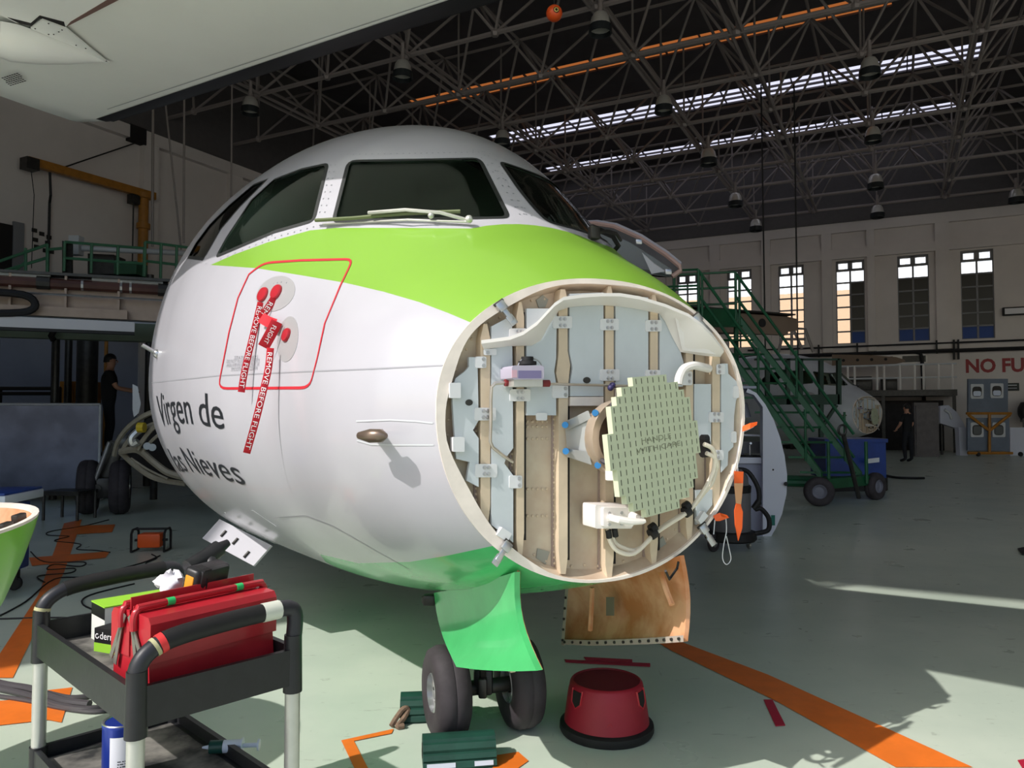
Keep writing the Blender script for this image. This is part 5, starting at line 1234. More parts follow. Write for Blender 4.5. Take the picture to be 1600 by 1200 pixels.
# orange cable reel
rc_ = onz(236, 861); rl = thing('cable_reel', 'orange cable reel in a black tube frame on the dark floor', 'reel', rc_)
O('drum', MB(XF(rc_, .1)).rbox((0, 0, .12), (.24, .16, .15), .02), M_orange, rl)
for sx in (-.17, .17): O('frame_hoop', MB(XF(rc_, .1)).tube([(sx, -.1, .01), (sx, -.1, .2), (sx, -.06, .24), (sx, .06, .24), (sx, .1, .2), (sx, .1, .01), (sx, -.1, .01)], .013, 6), M_black, rl)
O('frame_bar', MB(XF(rc_, .1)).cyl((-.17, 0, .12), (.17, 0, .12), .014).cyl((-.17, 0, .24), (.17, 0, .24), .012), M_black, rl)
# ================================================================ RADOME ON A BLUE STAND (left edge)
rr_ = V((-2.45, 2.86, 1.03)); RR = .57
rdm = thing('radome', 'lime green nose radome lying open side up at the left edge', 'radome', (rr_.x, rr_.y, .5))
prf = [(1.0, 0), (.965, -.06), (.88, -.18), (.75, -.33), (.56, -.49), (.32, -.62), (.12, -.67), (.001, -.68)]
tilt = Matrix.Translation(rr_) @ Matrix.Rotation(rad(5), 4, 'X') @ Matrix.Rotation(rad(-3), 4, 'Y')
O('outer_shell', MB(tilt).lathe([(r * RR, h) for r, h in prf], n=48, ends=False), mat('radome_lime', (120, 190, 48), .3, coat=.3), rdm)
O('inner_shell', MB(tilt).lathe([(r * RR * .965 + .0005, h + .02 * (1 if k else 0)) for k, (r, h) in enumerate(prf)], n=48, ends=False), M_peach, rdm)
O('rim_ring', MB(tilt).lathe([(RR * 1.0, 0), (RR * 1.004, .012), (RR * .965, .012), (RR * .96, -.01)], n=48, ends=False), M_rim, rdm)
for a in (-.25, .15, .5, -.7):
    O('latch_bracket', MB(tilt).rbox((RR * .88 * math.cos(a), RR * .88 * math.sin(a), -.01), (.03, .06, .05), .006), M_gunmetal, rdm)
O('panel_outline', MB(tilt).tube([(RR * math.cos(a) * k, RR * math.sin(a) * k, h) for a, k, h in ((-.62, .9, -.16), (-.42, .9, -.16), (-.36, .85, -.22), (-.4, .8, -.28), (-.6, .8, -.28), (-.66, .85, -.22), (-.62, .9, -.16))], .004, 5), mat('radome_lime', (120, 190, 48), .3), rdm)
# small lug near the radome
bs = onz(18, 915); bs = V((-4.2, 6.35, 0))
bsd = at(25, 905, 5.6); bx0 = V((-4.55, 6.9, 0))
cs = thing('blue_cabinet', 'blue steel tool cabinet on casters behind the radome at the left edge', 'cabinet', (-4.1, 6.6, 0))
MK = XF((-4.24, 6.25, -.0), rad(6))
O('cabinet_body', MB(MK).rbox((-.25, 0, .47), (.78, .5, .56), .015), M_blue, cs)
O('cabinet_top', MB(MK).rbox((-.28, 0, .81), (1.0, .6, .07), .01), mat('top_white_edge', (206, 212, 222), .4), cs)
O('cabinet_lid', MB(MK).rbox((-.28, 0, .855), (.98, .58, .02), .006), M_blue, cs)
O('drawer', MB(MK).rbox((-.25, -.255, .64), (.7, .02, .16), .006), M_blue, cs)
O('drawer', MB(MK).rbox((-.25, -.255, .37), (.7, .02, .32), .006), M_blue, cs)
O('side_bracket', MB(MK).rbox((.11, -.2, .74), (.1, .1, .07), .01), M_wgrey, cs)
for x in (-.55, .05):
    for y in (-.2, .2): O('caster', MB(MK).lathe([(.05, -.02), (.06, -.012), (.06, .012), (.05, .02)], (x, y, .06), (0, 1, 0), 14).box((x, y, .14), (.06, .05, .1)), M_black, cs)
# ================================================================ BACKGROUND LEFT
def post(mb, a, b, r, n=8): return mb.cyl(a, b, r, n=n)
# metal slatted bench
bc = onz(92, 815); bn_ = thing('metal_bench', 'low grey slatted metal bench by the main wheels', 'bench', bc)
MBn = XF(bc + V((0, .25, 0)), rad(-8))
for k in range(6): O('slat', MB(MBn).b2((-.28, -.2 + k * .07, .38), (.28, -.15 + k * .07, .41)), M_gunmetal, bn_)
for x in (-.26, .26):
    for y in (-.18, .18): O('leg', MB(MBn).cyl((x, y, 0), (x, y, .38), .02, n=8), M_gunmetal, bn_)
O('frame', MB(MBn).b2((-.28, -.2, .35), (.28, -.17, .38)).b2((-.28, .17, .35), (.28, .2, .38)), M_gunmetal, bn_)
# reflective sheet screen
q0, q1 = at(-40, 770, 12.4), at(154, 770, 12.9); q0.z = q1.z = 0; du = (q1 - q0).normalized(); dn_ = V((du.y, -du.x, 0))
h_ = at(100, 632, 12.75).z; z0 = at(100, 772, 12.75).z
ms = thing('metal_screen', 'dented reflective sheet metal screen on wheels at the left', 'screen', (q0 + q1) / 2)
M_refl = mat('dull_mirror_sheet', (78, 84, 104), .2, .85, var=.4, scale=1.2, bump=.25)
O('sheet', MB().prism([q0 + UP * z0, q1 + UP * z0, q1 + UP * h_, q0 + UP * h_], dn_ * .01), M_refl, ms)
O('top_rail', MB().cyl(q0 + UP * h_, q1 + UP * h_, .025), M_white, ms)
O('side_post', MB().cyl(q1 + UP * .05, q1 + UP * h_, .022).cyl(q0 + UP * .05, q0 + UP * h_, .022), M_wgrey, ms)
O('foot', MB().cyl(q1 + dn_ * .4 + UP * .03, q1 - dn_ * .4 + UP * .03, .03).cyl(q0 + dn_ * .4 + UP * .03, q0 - dn_ * .4 + UP * .03, .03), M_wgrey, ms)
# ---------------------------------------------------------------- people
def skinmesh(verts, edges, radii, name, parent, mats, matfn, lvl=2):
    me = bpy.data.meshes.new(name); me.from_pydata(verts, edges, []); ob = bpy.data.objects.new(name, me); COL.objects.link(ob)
    sk = ob.modifiers.new('s', 'SKIN'); sk.use_smooth_shade = True
    for i, r in enumerate(radii): me.skin_vertices[0].data[i].radius = r if isinstance(r, tuple) else (r, r)
    me.skin_vertices[0].data[0].use_root = True
    su = ob.modifiers.new('u', 'SUBSURF'); su.levels = lvl; su.render_levels = lvl
    dg = bpy.context.evaluated_depsgraph_get(); dg.update(); m2 = bpy.data.meshes.new_from_object(ob.evaluated_get(dg)); bpy.data.objects.remove(ob)
    m2.materials.clear()
    for m in mats: m2.materials.append(m)
    for p in m2.polygons: p.material_index = matfn(p.center); p.use_smooth = True
    m2.name = name; o = bpy.data.objects.new(name, m2); return o
def person(loc, rz, label, pose, logo=False):
    M = XF(loc, rz); t = thing('person', label, 'person', loc, rz)
    J = pose; vs, es, rs = [], [], []
    idx = {}
    def n(k, p, r): idx[k] = len(vs); vs.append(tuple(M @ V(p))); rs.append(r)
    n('pel', (0, 0, .95), (.15, .11)); n('waist', (0, .0, 1.08), (.14, .1)); n('chest', (0, .01, 1.27), (.165, .115)); n('up', (0, .0, 1.42), (.13, .09)); n('neck', (0, .01, 1.5), (.055, .058)); n('head0', (0, .035, 1.57), (.06, .075)); n('head1', (0, .03, 1.655), (.076, .09)); n('head2', (0, .02, 1.725), (.06, .075))
    es += [(idx['pel'], idx['waist']), (idx['waist'], idx['chest']), (idx['chest'], idx['up']), (idx['up'], idx['neck']), (idx['neck'], idx['head0']), (idx['head0'], idx['head1']), (idx['head1'], idx['head2'])]
    for s, nm in ((-1, 'l'), (1, 'r')):
        sh, el, wr = J[nm]
        n('s' + nm, (s * .17, 0, 1.42), .062); n('e' + nm, el, .043); n('m' + nm, ((V(el) + V(wr)) / 2), .038); n('w' + nm, wr, .027)
        hd = V(wr) + (V(wr) - V(el)).normalized() * .06; n('p' + nm, hd, (.036, .02))
        es += [(idx['up'], idx['s' + nm]), (idx['s' + nm], idx['e' + nm]), (idx['e' + nm], idx['m' + nm]), (idx['m' + nm], idx['w' + nm]), (idx['w' + nm], idx['p' + nm])]
        n('h' + nm, (s * .095, 0, .88), .105); n('k' + nm, (s * .1 + J['k' + nm][0], J['k' + nm][1], .49), .07); n('c' + nm, (s * .1 + J['k' + nm][0], J['k' + nm][1] - .02, .34), .064); n('a' + nm, (s * .1, -.02 + J['k' + nm][1] * .5, .1), .048); n('t' + nm, (s * .11, .1 + J['k' + nm][1] * .5, .045), (.045, .04)); n('z' + nm, (s * .115, .17 + J['k' + nm][1] * .5, .038), (.04, .032))
        es += [(idx['pel'], idx['h' + nm]), (idx['h' + nm], idx['k' + nm]), (idx['k' + nm], idx['c' + nm]), (idx['c' + nm], idx['a' + nm]), (idx['a' + nm], idx['t' + nm]), (idx['t' + nm], idx['z' + nm])]
    Mi = M.inverted()
    def mf(c):
        p = Mi @ V(c)
        for s, nm in ((-1, 'l'), (1, 'r')):
            sh, el, wr = J[nm]; a = V((s * .17, 0, 1.42)); e = V(el)
            if (p - V(wr)).length < .16 or ((p - e).length < .1 and abs(p.x) > .17) or (p - (e + V(wr)) / 2).length < .1: return 0
        if p.z > 1.475: return 0
        if p.z > .93: return 1
        return 2 if p.z > .1 else 3
    o = skinmesh(vs, es, rs, 'body', t, [M_skin, M_shirt, M_trouser, M_black], mf); link(o, t)
    for s, nm in ((-1, 'l'), (1, 'r')):
        sh, el, wr = J[nm]; d = (V(wr) - V(el)).normalized(); sd = d.cross(V((0, 0, 1)) if abs(d.z) < .9 else V((0, 1, 0))).normalized(); pn_ = d.cross(sd)
        for k in range(4):
            b = V(wr) + d * .08 + sd * (.024 - k * .016); L = (.06, .072, .067, .052)[k]
            O('finger', MB(M).tube([b, b + d * L * .5, b + d * L * .75 - pn_ * .012, b + d * L * .9 - pn_ * .028], lambda q: .0092 - .002 * q, 6), M_skin, o)
        b = V(wr) + d * .035 + sd * .03; O('thumb', MB(M).tube([b, b + d * .03 + sd * .022, b + d * .055 + sd * .02 - pn_ * .012], lambda q: .0105 - .002 * q, 6), M_skin, o)
    rows = []
    for i in range(7):
        a = math.pi * .5 * i / 6; rows.append([M @ V((.086 * math.cos(b) * math.sin(a + .02), .012 + .104 * math.sin(b) * math.sin(a + .02) , 1.685 + .1 * math.cos(a))) for b in [2 * math.pi * k / 16 for k in range(16)]])
    rows.append([M @ V((.084 * math.cos(b), .0 + .098 * math.sin(b), 1.685 - .065 * (1 if math.sin(b) < .25 else 0))) for b in [2 * math.pi * k / 16 for k in range(16)]])
    O('hair', MB().grid(rows, close=True), M_hair, t, ang=80)
    O('nose', MB(M).tube([(0, .118, 1.665), (0, .138, 1.635), (0, .12, 1.622)], .011, 6), M_skin, o)
    for s in (-1, 1):
        O('ear', MB(M).ball((s * .08, .015, 1.645), .024, 8, 6, sc=(.35, .7, 1.1)), M_skin, o)
        O('eye', MB(M).ball((s * .03, .113, 1.662), .011, 8, 6), M_dark, o)
    O('mouth', MB(M).tube([(-.022, .113, 1.595), (0, .121, 1.595), (.022, .113, 1.595)], .005, 5), mat('lips', (150, 84, 78), .6), o)
    if logo:
        rg = []
        for r in (.055, .045): rg.append([M @ V((r * math.cos(a), -.118 - .002, 1.29 + r * math.sin(a))) for a in [math.pi * (.15 + k * .1) for k in range(18)]])
        O('back_print', MB().grid(rg), M_wtext, o)
        O('back_print', MB(M).prism([(-.03, -.121, 1.27), (.03, -.121, 1.27), (.03, -.121, 1.285), (-.03, -.121, 1.285)], V((0, .002, 0))), M_wtext, o)
    return t
pp = at(168, 707, 13.6); pz = pp.z
stand = thing('step_platform', 'dark work step platform carrying the person at the left', 'platform', (pp.x, pp.y, 0))
O('platform_top', MB().rbox((pp.x, pp.y, pz - .03), (.7, .6, .05), .008), M_gunmetal, stand)
for x in (-.3, .3):
    for y in (-.25, .25): O('leg', MB().cyl((pp.x + x, pp.y + y, 0), (pp.x + x * .95, pp.y + y * .95, pz - .05), .022), M_wgrey, stand)
for z in (.3, .58): O('tread', MB().b2((pp.x - .3, pp.y - .38, z - .02), (pp.x + .3, pp.y - .2, z)), M_wgrey, stand)
person((pp.x, pp.y, pz), rad(-62), 'person in black clothes with short dark hair and white back print beside the fuselage', dict(l=(0, (-.2, .1, 1.17), (-.12, .34, 1.14)), r=(0, (.23, .12, 1.16), (.14, .36, 1.1)), kl=(0, .02), kr=(0, .05)), True)
pr_ = onz(1419, 722)
person((pr_.x, pr_.y, 0), rad(20), 'person in dark clothes standing before the grey cabinet in the far background', dict(l=(0, (-.25, .04, 1.14), (-.2, .22, 1.0)), r=(0, (.25, .04, 1.14), (.2, .2, .98)), kl=(0, .05), kr=(0, -.03)))
# ---------------------------------------------------------------- yellow wall crane
def LW(q, z, out=0.0): return MW @ V((out, -q, z))
jc = thing('jib_crane', 'ochre wall crane: long arm and upright post on the left wall', 'crane', LW(20.9, 4.5, .3))
O('mast', MB().cyl(LW(20.95, 4.4, .35), LW(20.95, 7.5, .35), .13, n=12), M_yellow, jc)
O('mast_collar', MB().cyl(LW(20.95, 6.6, .35), LW(20.95, 6.75, .35), .18, n=12).cyl(LW(20.95, 7.45, .35), LW(20.95, 7.6, .35), .2, n=12), M_yellow, jc)
O('boom', MB().prism([LW(24.1, 7.48, .25), LW(24.1, 7.68, .25), LW(20.6, 7.7, .25), LW(20.6, 7.5, .25)], Uh * .16), M_yellow, jc)
O('boom_end', MB().box(LW(24.05, 7.5, .35), (.3, .3, .28), Matrix.Rotation(ROT_H, 3, 'Z')), M_gunmetal, jc)
O('hoist_trolley', MB().box(LW(21.25, 7.35, .33), (.2, .25, .25), Matrix.Rotation(ROT_H, 3, 'Z')).cyl(LW(21.25, 4.6, .33), LW(21.25, 7.3, .33), .02), M_gunmetal, jc)
O('tie_rod', MB().cyl(LW(23.2, 7.68, .33), LW(21.1, 9.0, .1), .02, n=6), M_gunmetal, jc)
O('tie_anchor', MB().box(LW(21.05, 9.25, .12), (.2, .5, .45), Matrix.Rotation(ROT_H, 3, 'Z')), M_dark, jc)
O('hanging_cable', MB().tube([LW(23.55, 7.45, .33), LW(23.5, 6.9, .3), LW(23.4, 6.75, .1), LW(23.4, 5.0, .1)], .03, 6), M_black, jc)
O('hanging_cable', MB().tube([LW(24.0, 7.35, .33), LW(23.9, 6.8, .3), LW(23.92, 5, .3)], .01, 5), M_black, jc)
# papers and dark doorway high on the left wall
dw = thing('dark_doorway', 'dark upper doorway with grey frame at the left edge', 'doorway', LW(24.5, 4.2, .05), kind='structure')
O('opening', MB().prism([LW(25.6, 4.0, .06), LW(24.25, 4.0, .06), LW(24.25, 6.0, .06), LW(25.6, 6.0, .06)], Uh * .02), M_dark, dw)
O('door_frame', MB().prism([LW(24.25, 4.0, .05), LW(24.0, 4.0, .05), LW(24.0, 6.1, .05), LW(24.25, 6.1, .05)], Uh * .06), M_frame, dw)
NL = ('upper left', 'top', 'upper right', 'left', 'right', 'lower left', 'bottom', 'lower right')
for k, (q, z) in enumerate(((23.78, 5.95), (23.6, 5.9), (23.42, 5.85), (23.75, 5.72), (23.45, 5.7), (23.72, 5.55), (23.5, 5.5), (23.35, 5.5))):
    tag(O('notice', MB().prism([LW(q, z, .03), LW(q - .13, z, .03), LW(q - .13, z + .1, .03), LW(q, z + .1, .03)], Uh * .005), M_gunmetal), 'small dark notice on the left wall, the ' + NL[k] + ' one of the ring', 'notice', 'notices on the upper left wall')
# cables hanging from the roof at left
for (x, y0_, y1_, lean, r), lb_n in zip(((238, 195, 385, 0, .03), (253, 190, 390, 30, .022), (287, 180, 380, 0, .025), (361, 235, 330, 0, .02)), ('leftmost thick grey cable hanging down the left wall', 'slanting thin cable second from left on the left wall', 'third grey cable hanging down the left wall', 'short cable hanging just left of the cockpit roof')):
    a = at(x, y0_, 17.5); b = at(x + lean, y1_, 17.3); a.z = 9.4
    tag(O('hanging_cable', MB().cyl(a, b, r, n=6), M_truss), lb_n, 'cable', 'cables hanging from the roof')
# green railed dock behind the wing
dk_ = thing('docking_platform', 'green railed docking platform behind the opened wing at left', 'platform', at(170, 425, 15.5))
M_grail = mat('rail_green', (74, 128, 96), .5, var=.15)
M_mesh = mat('green_mesh', (40, 92, 62), .6)
zf = at(170, 428, 15.5).z
for x0, x1, d in ((100, 225, 15.2), (226, 300, 15.8)):
    a, b = at(x0, 428, d), at(x1, 428, d + .6); a.z = b.z = zf; hh = at(x0, 378, d).z - zf
    for s in (0, .33, .66, 1): p = a.lerp(b, s); O('rail_post', MB().cyl(p, p + UP * hh, .03, n=6), M_grail, dk_)
    for z in (.45, 1.0): O('rail', MB().cyl(a + UP * hh * z, b + UP * hh * z, .03, n=6), M_grail, dk_)
a, b = at(-10, 432, 15), at(300, 432, 16.6); a.z = b.z = zf
O('deck', MB().prism([a, b, b + V((0, 1.2, 0)), a + V((0, 1.2, 0))], UP * -.15), M_gsteel, dk_)
O('tool_locker', MB().prism([at(178, 428, 16), at(213, 428, 16.2), at(213, 408, 16.2), at(178, 408, 16)], V((0, .5, 0))), M_mesh, dk_)
O('dark_bin', MB().prism([at(137, 428, 16.2), at(178, 428, 16.3), at(178, 398, 16.3), at(137, 396, 16.2)], V((0, .5, 0))), M_gunmetal, dk_)
O('pale_rail', MB().cyl(at(128, 388, 15.9), at(300, 396, 16.6), .06), M_wgrey, dk_)
O('lamp_box', MB().box(at(119, 384, 15.9), (.22, .2, .4)), M_wgrey, dk_)
O('dark_panel', MB().prism([at(97, 376, 15.3), at(112, 380, 15.3), at(112, 428, 15.3), at(97, 428, 15.3)], V((0, .05, 0))), M_gunmetal, dk_)
for (x0, y0_), (x1, y1_) in (((0, 408), (75, 382)), ((0, 425), (73, 403)), ((74, 428), (74, 382)), ((40, 428), (40, 388)), ((75, 390), (97, 388)), ((0, 440), (40, 410))): O('stair_rail', MB().cyl(at(x0, y0_, 14.8), at(x1, y1_, 14.9), .03, n=6), M_grail, dk_)
for x in (-5, 110, 235): p = at(x, 428, 15.6); O('support_post', MB().cyl((p.x, p.y, 0), (p.x, p.y, zf), .07), M_gunmetal, dk_)
# long green-grey beam below the wing, on posts
a, b = at(-20, 515, 12.6), at(245, 522, 13.6); a.z = b.z = at(120, 530, 13.1).z
be = thing('docking_beam', 'long grey green dock beam under the opened wing at left', 'beam', ((a + b) / 2).to_2d().to_3d())
O('beam', MB().prism([a, b, b + UP * .32, a + UP * .32], V((0, .25, 0))), mat('grey_green_beam', (124, 136, 116), .6, var=.1), be)
O('beam_lip', MB().prism([a + UP * .32, b + UP * .32, b + UP * .4, a + UP * .4], V((0, .3, 0))), M_wgrey, be)
for x in (-15, 80, 238):
    p = at(x, 520, 13); O('post', MB().cyl((p.x, p.y + .15, 0), (p.x, p.y + .15, a.z), .06), M_gunmetal, be)
O('bracket', MB().tube([at(80, 500, 12.8), at(85, 515, 12.8), at(80, 525, 12.8), at(84, 532, 12.8)], .05, 6), M_dark, be)
# upright round duct, doors and lower rails behind the person
for (x0, x1, y0_, d, r), lab in (((120, 150, 530, 15.5, .2), 'fat grey round column behind the person at left'), ((162, 166, 530, 15.2, .035), 'slim rust pipe above the head of the person at left'), ((80, 86, 535, 14.2, .05), 'slim black stand pipe below the dock beam')):
    p = at((x0 + x1) / 2, 640, d); tag(O('column', MB().cyl((p.x, p.y, 0), (p.x, p.y, at(x0, y0_, d).z), r, n=14), M_gunmetal if r > .1 else (M_yellow if x0 > 160 else M_dark)), lab, 'pipe')
cb_ = thing('ochre_cupboard', 'dull ochre cupboard beyond the metal screen at left', 'cupboard', at(112, 700, 15.8).to_2d().to_3d())
p = at(112, 700, 15.8); zz = at(112, 596, 15.8).z
O('carcass', MB().b2((p.x - .28, p.y, 0), (p.x + .32, p.y + .5, zz)), M_yellow, cb_)
O('cupboard_door', MB().b2((p.x - .26, p.y - .02, .1), (p.x + .02, p.y, zz - .05)).b2((p.x + .03, p.y - .02, .1), (p.x + .3, p.y, zz - .05)), M_yellow, cb_)
gr = thing('guard_rail', 'black double guard rail behind the metal screen', 'rail', at(40, 700, 14.6).to_2d().to_3d())
for y in (607, 615): O('rail', MB().cyl(at(-10, y, 14.6), at(95, y, 14.8), .035), M_dark, gr)
for x in (0, 93): p = at(x, 610, 14.7); O('rail_post', MB().cyl((p.x, p.y, 0), (p.x, p.y, at(0, 606, 14.7).z), .04), M_dark, gr)
# ================================================================ BACKGROUND RIGHT
# ---- green mobile stairs
st = thing('mobile_stairs', 'tall green wheeled access stairs with handrails on the right', 'stairs', onz(1325, 785))
def sp3(x, y, d): return at(x, y, d)
fL, fR = at(1283, 752, 12.5), at(1345, 752, 13.2)          # foot of flight, near and far stringer
tL, tR = at(1092, 500, 13.0), at(1150, 500, 13.7)            # head of flight
d_ = (tL - fL)
for a, b, nm in ((fL, tL, 'stringer'), (fR, tR, 'stringer')):
    O(nm, MB().prism([a, b, b + UP * .16, a + UP * .16], (fR - fL).normalized() * .05), M_gsteel, st)
NT = 11
dirx = (fR - fL).normalized(); dep = V((d_.x, d_.y, 0)).normalized()
for k in range(NT):
    s = (k + .5) / NT; a = fL.lerp(tL, s); b = fR.lerp(tR, s)
    O('tread', MB().prism([a - dep * .02, b - dep * .02, b + dep * .24, a + dep * .24], UP * .035), M_gsteel, st)
hr = 1.0
for a, b, sd in ((fL, tL, 0), (fR, tR, 1)):
    for z in (.43, .86):
        O('handrail', MB().tube([a + UP * (z * .95) + dep * .1, b + UP * z], .026, 8), M_gsteel, st)
    for s in (0.12, .5, .97):
        p = a.lerp(b, s); O('baluster', MB().cyl(p, p + UP * .86, .022, n=8), M_gsteel, st)
# platform
pw = dep * 1.1
O('platform_deck', MB().prism([tL, tR, tR + pw, tL + pw], UP * -.12), M_gsteel, st)
O('platform_kick', MB().prism([tL + UP * .0, tR, tR + UP * .2, tL + UP * .2], dep * .02).prism([tR, tR + pw, tR + pw + UP * .2, tR + UP * .2], -dirx * .02), M_gsteel, st)
for p in (tL, tR, tL + pw, tR + pw):
    O('platform_post', MB().cyl(p, p + UP * .88, .026, n=8), M_gsteel, st)
for z in (.3, .6, .88):
    O('platform_rail', MB().tube([tL + UP * z, tL + pw + UP * z, tR + pw + UP * z, tR + UP * z], .02, 6), M_gsteel, st)
# chassis: legs, base beams, wheels, drawbar
bL, bR = at(1262, 775, 12.4), at(1370, 770, 13.1)
for p, q in ((tL + pw * .9, V((tL.x + pw.x * .9, tL.y + pw.y * .9, .3))), (tR + pw * .9, V((tR.x + pw.x * .9, tR.y + pw.y * .9, .3)))): O('tower_leg', MB().cyl(p - UP * .1, q, .04, n=8), M_gsteel, st)
for p in (tL, tR):
    q = V((p.x, p.y, .3)); O('tower_leg', MB().cyl(p - UP * .1, q, .045, n=8), M_gsteel, st)
O('cross_brace', MB().cyl(V((tL.x, tL.y, .4)), tL + pw * .9 - UP * .3, .025, n=6).cyl(V((tL.x, tL.y, 2.2)), V(((tL + pw).x, (tL + pw).y, .5)), .025, n=6), M_gsteel, st)
O('base_beam', MB().cyl(V((fL.x, fL.y, .33)), V((tL.x, tL.y, .33)), .06, n=8).cyl(V((fR.x, fR.y, .33)), V((tR.x, tR.y, .33)), .06, n=8), M_gsteel, st)
w1, w2 = onz(1280, 791), onz(1368, 781)
O('axle_beam', MB().prism([V((w1.x, w1.y, .26)), V((w2.x, w2.y, .26)), V((w2.x, w2.y, .42)), V((w1.x, w1.y, .42))], V((0, .25, 0))), M_gsteel, st)
wheel(w1 + UP * .235, V((-.25, -.97, 0)).normalized(), .235, .17, .115, st, 'wheel', mat('dull_hub', (120, 120, 132), .6))
wheel(w2 + UP * .235, V((.55, -.83, 0)).normalized(), .235, .17, .115, st, 'wheel', mat('dull_hub', (120, 120, 132), .6))
for q in (V((tL.x, tL.y, .0)), V((tR.x, tR.y, 0))): wheel(q + UP * .2, dirx, .2, .12, .1, st, 'wheel')
O('jack_post', MB().cyl(at(1294, 690, 12.5), V((at(1294, 690, 12.5).x, at(1294, 690, 12.5).y, .3)), .03, n=8), M_gsteel, st)
O('jack_post', MB().cyl(at(1353, 690, 12.9), V((at(1353, 690, 12.9).x, at(1353, 690, 12.9).y, .3)), .03, n=8), M_gsteel, st)
O('towbar', MB().cyl(at(1318, 680, 11.9), at(1342, 778, 12.2), .035, n=8), M_gunmetal, st)
O('tow_eye', MB().tube([at(1316 + 6 * math.cos(a), 672 + 8 * math.sin(a), 11.9) for a in [k * math.pi / 6 for k in range(13)]], .018, 6), M_gunmetal, st)
# ---- lavatory module
lv0 = onz(1192, 838)
lv = thing('lavatory_module', 'white curved aircraft lavatory module standing beside the nose on the right', 'lavatory module', lv0)
ld = lv0.y
outer = [(1150, 605), (1168, 607), (1182, 614), (1196, 632), (1209, 656), (1219, 684), (1226, 712), (1230, 742), (1229, 772), (1222, 803), (1212, 826), (1205, 838), (1192, 841), (1192, 636), (1180, 615), (1150, 613)]
wallp = [at(x, y, ld) for x, y in outer]
wallp[12] = V((wallp[12].x, wallp[12].y, 0.0)); wallp[11] = V((wallp[11].x, wallp[11].y, .0))
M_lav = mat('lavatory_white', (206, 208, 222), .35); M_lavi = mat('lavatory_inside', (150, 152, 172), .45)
O('front_panel', MB().prism(wallp[1:-2] + [at(1178, 617, ld), at(1166, 613, ld)], V((.08, .35, 0))), M_lav, lv)
O('outer_shell', MB().grid([[p + V((0, .0, 0)) for p in wallp[:12]], [p + V((.35, 1.1, 0)) for p in wallp[:12]]]), M_lav, lv)
bk = [at(x, y, ld) + V((.02, .75, 0)) for x, y in ((1080, 606), (1180, 606), (1200, 838), (1080, 838))]; bk[2].z = bk[3].z = 0
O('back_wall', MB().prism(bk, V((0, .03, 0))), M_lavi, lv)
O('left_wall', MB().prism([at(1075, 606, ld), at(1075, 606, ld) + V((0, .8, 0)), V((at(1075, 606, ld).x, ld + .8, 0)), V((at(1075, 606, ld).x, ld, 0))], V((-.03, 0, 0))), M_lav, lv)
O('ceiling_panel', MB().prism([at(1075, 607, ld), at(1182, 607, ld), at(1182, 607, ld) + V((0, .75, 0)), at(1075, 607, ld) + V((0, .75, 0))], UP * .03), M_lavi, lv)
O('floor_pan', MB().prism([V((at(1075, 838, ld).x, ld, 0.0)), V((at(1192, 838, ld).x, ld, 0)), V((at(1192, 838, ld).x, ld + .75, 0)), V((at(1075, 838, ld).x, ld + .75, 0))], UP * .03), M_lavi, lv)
cn = at(1150, 715, ld + .1)
O('counter', MB().prism([at(1120, 715, ld + .12), at(1190, 715, ld + .12), at(1190, 715, ld + .12) + V((0, .6, 0)), at(1120, 715, ld + .12) + V((0, .6, 0))], UP * -.07), M_lav, lv)
O('vanity', MB().prism([at(1120, 722, ld + .16), at(1190, 722, ld + .16), V((at(1190, 722, ld + .16).x, ld + .16, .03)), V((at(1120, 722, ld + .16).x, ld + .16, .03))], V((0, .5, 0))), M_lavi, lv)
bs_ = at(1172, 714, ld + .35); O('basin', MB().lathe([(.17, .012), (.16, .02), (.12, -.01), (.001, -.04)], bs_ + UP * .0, UP, 20, ends=False), M_gunmetal, lv)
O('tap', MB().tube([bs_ + V((.05, .16, .0)), bs_ + V((.05, .16, .15)), bs_ + V((.03, .06, .17))], .015, 8), M_steel, lv)
O('mirror', MB().prism([at(x, y, ld + .65) for x, y in ((1160, 690), (1188, 690), (1188, 708), (1160, 708))], V((0, .02, 0))), M_steel, lv)
O('shelf', MB().prism([at(1125, 680, ld + .4), at(1190, 682, ld + .4), at(1190, 682, ld + .4) + V((0, .3, 0)), at(1125, 680, ld + .4) + V((0, .3, 0))], UP * .02), M_lav, lv)
O('bottle_holder', MB().cyl(at(1167, 652, ld + .5), at(1163, 630, ld + .5), .05, .035, n=10), M_lavi, lv)
O('side_knob', MB().cyl(at(1228, 756, ld), at(1228, 756, ld - .05), .025, n=10), M_black, lv)
O('green_label', MB().prism([at(x, y, ld - .012) for x, y in ((1205, 805), (1211, 805), (1211, 821), (1205, 821))], V((0, .003, 0))), mat('teal_label', (20, 104, 92), .5), lv)
O('panel_hole', MB().cyl(at(1208, 734, ld - .003), at(1208, 734, ld + .005), .012, n=10), M_dark, lv)
